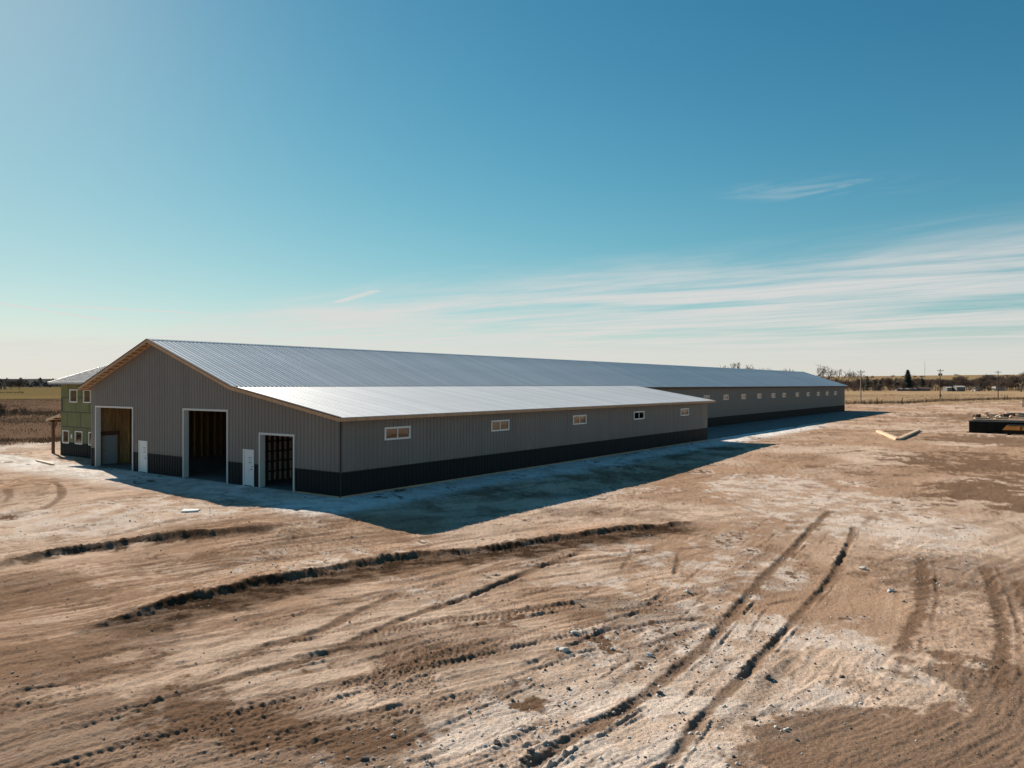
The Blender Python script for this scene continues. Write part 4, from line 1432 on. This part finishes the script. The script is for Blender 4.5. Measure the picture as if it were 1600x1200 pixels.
# ---------------- utility poles
def utility_pole(px, py_base, h, m, label, cans=0, arm=2.4, low_box=False):
    x, y = gpos(px, py_base)
    z = gz(x, y)
    o = tag(MB().tube((0, 0, -.5), (0, 0, h), .19, .12, 10).build('utility_pole', m), label, 'utility pole', 'utility poles along the field')
    o.location = (x, y, z)
    MB().box(-arm / 2, arm / 2, -.19, -.125, h - .75, h - .58).build('crossarm', m, o)
    for s_ in (-1, -.55, .55, 1):
        xx = s_ * (arm / 2 - .12)
        MB().tube((xx, -.16, h - .58), (xx, -.16, h - .36), .05, .035, 6).build('insulator', 'iron_dark', o)
    for s_ in (-1, 1):
        MB().beam((s_ * .75, -.16, h - .76), (0, -.16, h - 1.4), .04, .04).build('arm_brace', 'iron_dark', o)
    for k in range(cans):
        sx = (-1, 1)[k] * .52
        MB().tube((sx, -.1, h - 2.7), (sx, -.1, h - 1.75), .27, .27, 12).build('transformer', 'iron_dark', o)
        MB().box(min(sx, 0), max(sx, 0), -.13, -.07, h - 2.2, h - 2.1).build('bracket', 'iron_dark', o)
    if low_box: MB().box(.13, .5, -.2, .2, 1.2, 1.8).build('service_box', 'iron_dark', o)


utility_pole(1345, 631, 10.3, 'pole_grey', 'pale grey utility pole just right of the barn\'s far end')
utility_pole(1469, 623.5, 12.1, 'pole_brown', 'dark brown utility pole with two hanging transformers', 2, 2.6, True)
utility_pole(1559.5, 621.5, 12.0, 'pole_brown', 'brown utility pole nearest the right edge, plain crossarm', 0, 2.9)

# ---------------- radio mast
x, y, z = at_far(1445, 2000)
mast = tag(empty('radio_mast', (x, y, z)), 'thin tall lattice radio mast on the far horizon', 'mast')
mm = MB()
for k in range(3):
    a_ = 2.094 * k
    mm.tube((math.cos(a_) * .7, math.sin(a_) * .7, 0), (math.cos(a_) * .5, math.sin(a_) * .5, 44), .10, .06, 5)
mm.build('mast_legs', 'iron_dark', mast)
mm = MB()
for i in range(14):
    for k in range(3):
        a_, b_ = 2.094 * k, 2.094 * (k + 1)
        mm.tube((math.cos(a_) * .62, math.sin(a_) * .62, i * 3), (math.cos(b_) * .62, math.sin(b_) * .62, i * 3 + 3), .035, .035, 4)
mm.build('lattice', 'iron_dark', mast)

# ---------------- fence between yard and field
fx, fy = gpos(1345, 632)
fence = tag(empty('wire_fence', (fx, fy, 0)), 'post and wire fence along the edge of the straw-coloured field', 'fence')
fp = [(1322, 632.2), (1350.5, 631.8), (1361, 631.6), (1370.5, 631.8), (1378, 631), (1409.5, 632), (1428, 629.5), (1447, 628.5), (1472, 627.5), (1493, 627), (1514, 626.3), (1535, 626), (1553, 625.5), (1570, 625.2), (1574, 625.1), (1590, 624.8), (1612, 624.4)]
prev = None
for k, (px, py) in enumerate(fp):
    x, y = gpos(px, py)
    hh = {2: 1.5, 3: 1.95, 5: 1.95, 13: 1.7, 14: 1.7}.get(k, 1.35)
    rr_ = .14 if hh > 1.5 else .09
    MB().tube((x - fx, y - fy, -.3), (x - fx + random.uniform(-.05, .05), y - fy, hh), rr_, rr_ * .85, 7).build('post', 'pole_brown', fence)
    if prev:
        for zz in (.45, .85, 1.2):
            MB().tube((prev[0] - fx, prev[1] - fy, zz), (x - fx, y - fy, zz), .008, .008, 4).build('wire', 'iron_dark', fence)
    prev = (x, y)
x, y = gpos(1598.5, 636)
o = tag(MB().tube((0, 0, -.3), (0, 0, 2.1), .13, .11, 8).build('fence_post', 'pole_brown'), 'lone brown post at the right edge in front of the fence', 'post')
o.location = (x, y, gz(x, y))


# ---------------- weeds along field edges (uncountable)
def weeds(name, label, m, spots, seed):
    r = random.Random(seed)
    mb = MB()
    for (x, y, spread, n_, h) in spots:
        z0 = gz(x, y)
        for _ in range(n_):
            px_, py_ = x + r.gauss(0, spread), y + r.gauss(0, spread * .6)
            hh = h * r.uniform(.35, 1.1)
            a_ = r.uniform(0, 6.28)
            lx, ly = r.gauss(0, .3) * hh, r.gauss(0, .3) * hh
            w_ = r.uniform(.012, .035) * (1 + math.hypot(px_, py_) / 150)
            mb.quad((px_ - math.cos(a_) * w_, py_ - math.sin(a_) * w_, z0 - .08), (px_ + math.cos(a_) * w_, py_ + math.sin(a_) * w_, z0 - .08), (px_ + lx, py_ + ly, z0 + hh))
    tag(mb.build(name, m), label, 'weeds', kind='stuff')


sp = []
for k in range(170):
    px = 1318 + k * 1.75
    base = np.interp(px, [1318, 1410, 1470, 1535, 1615], [631.4, 631, 627.3, 625.5, 624])
    x, y = gpos(px, base - random.uniform(.2, 1.6))
    sp.append((x, y, 1.5, 26, 1.0))
weeds('fence_weeds', 'dry brown weeds growing along the wire fence', 'weed', sp, 11)
sp = []
for k in range(150):
    a_ = random.uniform(-12, 45); b_ = random.uniform(53, 60)
    x, y = lw(a_, b_)
    sp.append((x, y, 1.2, 60, .40))
for k in range(120):
    x = random.uniform(-115, -70) ; D_ = random.uniform(138, 158)
    sp.append((x, D_, 2.2, 40, .8))
weeds('field_weeds', 'dry reddish weeds in the field left of the house', 'weed', sp, 12)
sp = []
for k in range(300):
    D_ = random.uniform(72, 300)
    x = -D_ * random.uniform(.60, .72)
    if local(x, D_)[1] < 55: continue
    sp.append((x, D_, 3.5, 30, .28))
for k in range(260):
    D_ = random.uniform(235, 420)
    x = D_ * random.uniform(.42, .72)
    sp.append((x, D_ + (x - 102) * .2, 4, 25, .35))
weeds('field_stubble', 'pale dry stubble standing in the fields', 'stubble', sp, 13)


# ---------------- trees
def bare_tree_mesh(seed, height=10.0, spread=1.0, dense=1.0, thick=1.0):
    r = random.Random(seed)
    trunk, crown = MB(), MB()

    def grow(p, d, L, rad, depth, target):
        n_ = 2 if depth < 2 else 1
        q = p
        for i in range(n_):
            d = (d + Vector((r.gauss(0, .10), r.gauss(0, .10), r.gauss(0, .05)))).normalized()
            q2_ = q + d * (L / n_)
            target.tube(q, q2_, rad * (1 - .3 * i / n_), rad * (1 - .3 * (i + 1) / n_), 5 if depth < 2 else 3, cap=False)
            q = q2_
        if depth >= 5: return
        nb_ = (3 if depth < 2 else 3) if r.random() < dense else 2
        for k in range(nb_):
            ax = Vector((r.gauss(0, 1), r.gauss(0, 1), r.gauss(0, .35)))
            ax = (ax - d * ax.dot(d)).normalized()
            an = r.uniform(.35, .85) * spread
            nd = (d * math.cos(an) + ax * math.sin(an) + Vector((0, 0, .12))).normalized()
            grow(q, nd, L * r.uniform(.62, .86), max(rad * .60, .026 * thick), depth + 1, crown)
    grow(Vector((0, 0, -.3)), Vector((r.gauss(0, .06), r.gauss(0, .06), 1)).normalized(), height * .27, height * .026 * thick, 0, trunk)
    return trunk.mesh('trunk', 'bark'), crown.mesh('crown', 'twig'), max(v[2] for v in crown.v)


def conifer_mesh(seed, height=10.0, width=5.0, m='needle', n_=1500):
    r = random.Random(seed)
    trunk = MB().tube((0, 0, -.3), (0, 0, height * .9), height * .02, height * .006, 6)
    cr_ = MB()
    for _ in range(n_):
        t = r.random() ** .75
        z = height * (.06 + .93 * (1 - t)) if False else height * (1 - t * .95)
        tier = .72 + .28 * math.sin(z * 4.2 + seed)
        R_ = width / 2 * (t ** .9) * tier + .08
        a_ = r.uniform(0, 6.283)
        rr_ = R_ * math.sqrt(r.uniform(.12, 1)) * r.uniform(.85, 1.12)
        x_, y_ = math.cos(a_) * rr_, math.sin(a_) * rr_
        s_ = height * .045 * r.uniform(.6, 1.4)
        ox, oy = math.cos(a_) * s_ * 1.5, math.sin(a_) * s_ * 1.5
        cr_.quad((x_ - oy * .4, y_ + ox * .4, z), (x_ + oy * .4, y_ - ox * .4, z + r.uniform(-.2, .2) * s_), (x_ + ox, y_ + oy, z - s_ * r.uniform(.2, 1.0)))
    return trunk.mesh('trunk', 'bark'), cr_.mesh('crown', m), height


def shrub_mesh(seed, m, n_=700, w_=3.0, h_=3.0):
    r = random.Random(seed)
    st, cr_ = MB(), MB()
    for k in range(5):
        a_ = 1.26 * k + r.random()
        st.tube((0, 0, -.2), (math.cos(a_) * w_ * .2, math.sin(a_) * w_ * .2, h_ * .6), .06, .03, 4, cap=False)
    lobes = [(r.gauss(0, w_ * .2), r.gauss(0, w_ * .2), h_ * r.uniform(.35, .75), r.uniform(.22, .36)) for _ in range(7)]
    for _ in range(n_):
        lx, ly, lz, lr = r.choice(lobes)
        v = Vector((r.gauss(0, 1), r.gauss(0, 1), r.gauss(0, 1))).normalized() * (r.random() ** .4)
        c_ = Vector((lx + v.x * w_ * lr, ly + v.y * w_ * lr, max(.05, lz + v.z * h_ * lr)))
        e1 = Vector((r.gauss(0, 1), r.gauss(0, 1), r.gauss(0, 1))).normalized() * (h_ * .06)
        e2 = Vector((r.gauss(0, 1), r.gauss(0, 1), r.gauss(0, 1))).normalized() * (h_ * .06)
        cr_.quad(c_, c_ + e1, c_ + e2)
    return st.mesh('trunk', 'bark'), cr_.mesh('crown', m), max(v[2] for v in cr_.v)


def twiggy_mesh(seed, h_=10.0, w_=9.0, n_=1500):
    """leafless crown as a cloud of fine twigs round a short trunk"""
    r = random.Random(seed)
    st, cr_ = MB(), MB()
    st.tube((0, 0, -.3), (0, 0, h_ * .45), h_ * .025, h_ * .012, 5, cap=False)
    lobes = [(r.gauss(0, w_ * .17), r.gauss(0, w_ * .17), h_ * r.uniform(.28, .78), r.uniform(.14, .27)) for _ in range(9)]
    for lx, ly, lz, lr in lobes:
        st.tube((0, 0, h_ * .2), (lx, ly, lz), h_ * .012, h_ * .005, 4, cap=False)
    for _ in range(n_):
        lx, ly, lz, lr = r.choice(lobes)
        v = Vector((r.gauss(0, 1), r.gauss(0, 1), r.gauss(0, 1))).normalized() * (r.random() ** .45)
        c_ = Vector((lx + v.x * w_ * lr, ly + v.y * w_ * lr, max(.1, lz + v.z * h_ * lr * .9)))
        d_ = (v + Vector((r.gauss(0, .5), r.gauss(0, .5), .5 + r.gauss(0, .4)))).normalized()
        sd_ = d_.cross(Vector((r.gauss(0, 1), r.gauss(0, 1), r.gauss(0, 1)))).normalized() * (h_ * .008)
        cr_.quad(c_ - sd_, c_ + sd_, c_ + d_ * h_ * r.uniform(.08, .17))
    return st.mesh('trunk', 'bark'), cr_.mesh('crown', 'twig'), max(v[2] for v in cr_.v)


TWIG = [twiggy_mesh(s_, 10, w_) for s_, w_ in ((1, 9), (2, 11), (3, 8), (4, 12))]
BARE = [bare_tree_mesh(s_, 10, sp_, .8, th_) for s_, sp_, th_ in ((1, .95, 1.2), (2, 1.1, 1.2), (3, .85, 1.1), (5, 1.2, 1.3))]
BUSHY = [bare_tree_mesh(s_ + 30, 7, .95, 1.0, 1.9) for s_ in range(3)]
CONI = [conifer_mesh(1, 14, 10.5, 'needle', 2600), conifer_mesh(2, 8, 5.5, 'needle_dark', 900), conifer_mesh(4, 7, 5.8, 'needle_dark', 900)]
SHRUB = [shrub_mesh(1, 'needle_dark'), shrub_mesh(2, 'brush'), shrub_mesh(3, 'brush')]


def tree(name, proto, x, y, top_h, label, cat='tree', group=None, wide=1.0, z=None):
    tr_, cr_, H_ = proto
    s_ = top_h / H_
    e = tag(empty(name, (x, y, gz(x, y) if z is None else z), random.uniform(0, 6.28)), label, cat, group)
    e.scale = (s_ * wide, s_ * wide, s_)
    place('trunk', tr_, e)
    place('crown', cr_, e)
    return e


def tree_px(name, proto, px, py_top, D, label, group=None, wide=1.0, cat='tree'):
    x = (px - 800) / FPX * D
    z = gz(x, D)
    top = CAM_H + (HOR - py_top) * D / FPX
    return tree(name, proto, x, D, max(top - z, 1.0), label, cat, group, wide)


# single trees one can pick out behind the barn's ridge
for px, py, D, pr_, wide, lab in (
    (1149, 564.5, 420, BARE[0], .95, 'bare forked tree rising alone above the barn ridge'),
    (1165, 571.0, 430, TWIG[0], 1.3, 'low rounded bare tree just right of the forked one above the ridge'),
    (1122, 572.5, 440, TWIG[1], 1.5, 'low bare bush-like tree left of the forked one above the ridge'),
    (1135, 569.0, 460, BARE[2], .5, 'slim bare tree between the bushy and the forked one above the ridge'),
    (1197, 573.5, 450, BARE[3], .7, 'small lone bare treetop midway along the far ridge'),
    (1224, 573.5, 470, TWIG[2], 1.2, 'bare treetop left of the reddish one above the ridge end'),
    (1245, 574.0, 480, TWIG[3], 1.6, 'wide reddish bare treetop above the barn ridge end'),
    (1278, 568.5, 400, BARE[1], 1.15, 'big spreading bare tree right beyond the barn ridge end'),
    (1305, 575.5, 380, BARE[0], .95, 'bare tree standing right over the barn\'s far eave'),
    (1333, 575.0, 640, BARE[2], .55, 'slender bare tree left of the pale utility pole'),
    (1350, 581.0, 660, BARE[3], .9, 'round bare tree right behind the pale utility pole'),
    (1325, 578.5, 650, BARE[1], .6, 'narrow bare tree between the far eave and the slender tree'),
    (1596, 578.5, 620, BARE[1], 1.0, 'large bare tree at the right edge of the view'),
):
    tree_px('bare_tree', pr_, px, py, D, lab, None, wide)
tree_px('spruce_tree', CONI[0], 1418.5, 577.5, 700, 'tall dark green spruce standing among bare trees', None, 1.05)
for px, py, D, pr_, w_, lab in (
    (1355, 587, 690, CONI[1], .8, 'narrow dark evergreen right behind the pale utility pole'),
    (1367, 593, 700, CONI[2], 1.2, 'squat evergreen second right of the pale utility pole'),
    (1375, 594, 705, CONI[1], 1.3, 'squat evergreen third right of the pale utility pole'),
    (1400, 590, 900, CONI[1], 1.0, 'dark evergreen left of the tall spruce'),
    (1441, 591, 720, CONI[2], 1.3, 'rounded evergreen just right of the tall spruce'),
    (1532, 598, 660, CONI[2], 1.1, 'dark evergreen beside the pale little house'),
    (1488, 602, 640, CONI[2], 1.0, 'small dark evergreen before the white-roofed shed'),
):
    tree_px('evergreen_tree', pr_, px, py, D, lab, None, w_)

rt = random.Random(5)
gl = 'brown leafless tree in the far tree line beyond the field'
for k in range(90):
    px = 1296 + 312 * (k + rt.uniform(-.4, .4)) / 90
    D = rt.uniform(660, 1000)
    if 1500 < px < 1532 and D < 720: D += 200
    if 1474 < px < 1506 and D < 760: D += 200
    py = rt.uniform(586.5, 598) - (3.5 if px > 1495 else 0) + (1.5 if D < 760 else -.5)
    tree_px('bare_tree', rt.choice(TWIG + TWIG + BARE[:2]), px, py, D, gl, 'bare trees of the far tree line', rt.uniform(.8, 1.3))
for k in range(46):                                                # behind the ridge end and on the far slope
    px = rt.uniform(1260, 1610)
    D = rt.uniform(1300, 2300)
    x = (px - 800) / FPX * D
    tree('brush_tree', rt.choice(SHRUB), x, D, rt.uniform(5, 10), 'tiny brown tree on the far rising farmland', 'tree', 'trees on the far farmland', rt.uniform(1.2, 2.2))
for k in range(40):
    px = rt.uniform(1310, 1605)
    D = rt.uniform(640, 760)
    x = (px - 800) / FPX * D
    tree('brush_shrub', rt.choice(SHRUB[1:]), x, D, rt.uniform(2.2, 4.5), 'low brown brush at the foot of the far tree line', 'shrub', 'brush below the far tree line', rt.uniform(1.2, 2.2))

# left background
tree_px('bare_tree', TWIG[1], 17, 589.3, 900, 'broad grey bare tree at the far left, left one of the pair', None, 1.25)
tree_px('bare_tree', TWIG[3], 30, 590.8, 900, 'broad grey bare tree at the far left, right one of the pair', None, 1.2)
for k, (px, lab) in enumerate(((1, 'dark evergreen at the very left edge of the far tree line'), (7.5, 'dark pointed evergreen just left of the grey bare trees'))):
    tree_px('evergreen_tree', CONI[1 + k], px, 598.5, 860, lab, None, 1.1)
wd_ = MB()
r = random.Random(77)
for k in range(9000):                                              # a far wood that reads as one dark mass
    px = r.uniform(-30, 160)
    D = r.uniform(1150, 1500)
    x = (px - 800) / FPX * D
    h_ = (10 + 4 * math.sin(px * .23) + 3 * math.sin(px * .61 + 1)) * r.random() ** .6
    c_ = Vector((x, D, gz(x, D) + h_ if k % 40 == 0 else h_))
    e1 = Vector((r.gauss(0, 1), r.gauss(0, 1), r.gauss(0, 1))).normalized() * 2.2
    e2 = Vector((r.gauss(0, 1), r.gauss(0, 1), r.gauss(0, 1))).normalized() * 2.2
    wd_.quad(c_, c_ + e1, c_ + e2)
tag(wd_.build('far_wood', 'wood_far'), 'dark haze-tinted far wood behind the olive field at the left', 'wood', kind='stuff')
for k in range(10):
    px = 0.5 + k * 3.9
    x, y = gpos(px, 614.8)
    tree('bush', SHRUB[0], x, y, rt.uniform(1.2, 1.7), 'one of a row of small dark bushes on the olive field', 'bush', 'row of bushes on the olive field', .75)
for px, py, h_, lab in ((1, 651, 2.6, 'dark shrub at the very left edge of the brown field'), (23.5, 647.5, 1.3, 'small dark shrub in the brown field, middle one of three'),
                        (36, 646.5, 1.5, 'small dark shrub in the brown field nearest the house')):
    x, y = gpos(px, py)
    tree('shrub', SHRUB[0], x, y, h_, lab, 'shrub', None, .8)


# ---------------- far houses
def far_house(name, px, D, L, W_, h_, pitch, wall, roof, label, rz=0.0, nwin=3):
    x = (px - 800) / FPX * D
    e = tag(empty(name, (x, D, gz(x, D)), rz), label, 'house')
    MB().box(-L / 2, L / 2, -W_ / 2, W_ / 2, -.3, h_).build('wall', wall, e)
    rf = MB()
    o_ = .4
    zt = h_ + pitch * W_ / 2
    rf.hexa([(-L / 2 - o_, -W_ / 2 - o_, h_ + .01), (L / 2 + o_, -W_ / 2 - o_, h_ + .01), (L / 2 + o_, 0, zt), (-L / 2 - o_, 0, zt)],
            [(-L / 2 - o_, -W_ / 2 - o_, h_ + .18), (L / 2 + o_, -W_ / 2 - o_, h_ + .18), (L / 2 + o_, 0, zt + .2), (-L / 2 - o_, 0, zt + .2)])
    rf.hexa([(-L / 2 - o_, 0, zt), (L / 2 + o_, 0, zt), (L / 2 + o_, W_ / 2 + o_, h_ + .01), (-L / 2 - o_, W_ / 2 + o_, h_ + .01)],
            [(-L / 2 - o_, 0, zt + .2), (L / 2 + o_, 0, zt + .2), (L / 2 + o_, W_ / 2 + o_, h_ + .18), (-L / 2 - o_, W_ / 2 + o_, h_ + .18)])
    rf.build('roof', roof, e)
    for k in range(nwin):
        xx = -L / 2 + L * (k + .5) / nwin
        w0 = MB().box(xx - .6, xx + .6, -W_ / 2 - .05, -W_ / 2 - .003, 1.0, 2.1).build('window', 'white_frame', e)
        MB().box(xx - .5, xx + .5, -W_ / 2 - .08, -W_ / 2 - .052, 1.1, 2.0).build('pane', 'glass_far', w0)


far_house('far_shed', 1484, 660, 8.5, 6, 3.0, .25, 'wall_far_dark', 'roof_far_white', 'low grey shed with a white roof in the tree line, left half', .05)
far_house('far_shed', 1498.5, 655, 7.0, 6, 3.6, .35, 'wall_far_dark', 'roof_far_white', 'grey shed with a bright white roof in the tree line, right half', -.05)
far_house('far_house', 1525, 680, 5.0, 6, 3.3, .4, 'wall_far', 'roof_far_dark', 'small pale house with a dark roof beside an evergreen', .0, 1)
far_house('far_house', 1441, 700, 11, 7, 1.9, .35, 'wall_far_dark', 'roof_far_red', 'long dull red roofed house right of the tall spruce', .0)
far_house('far_house', 1415, 690, 17, 6, 1.7, .25, 'wall_far_dark', 'trim_grey', 'long low grey building below the tall spruce', .0, 4)
far_house('far_house', 1560, 720, 9, 6, 4.0, .3, 'wall_far', 'roof_far_dark', 'pale house behind the rightmost utility pole', .0, 2)

bpy.context.view_layer.update()
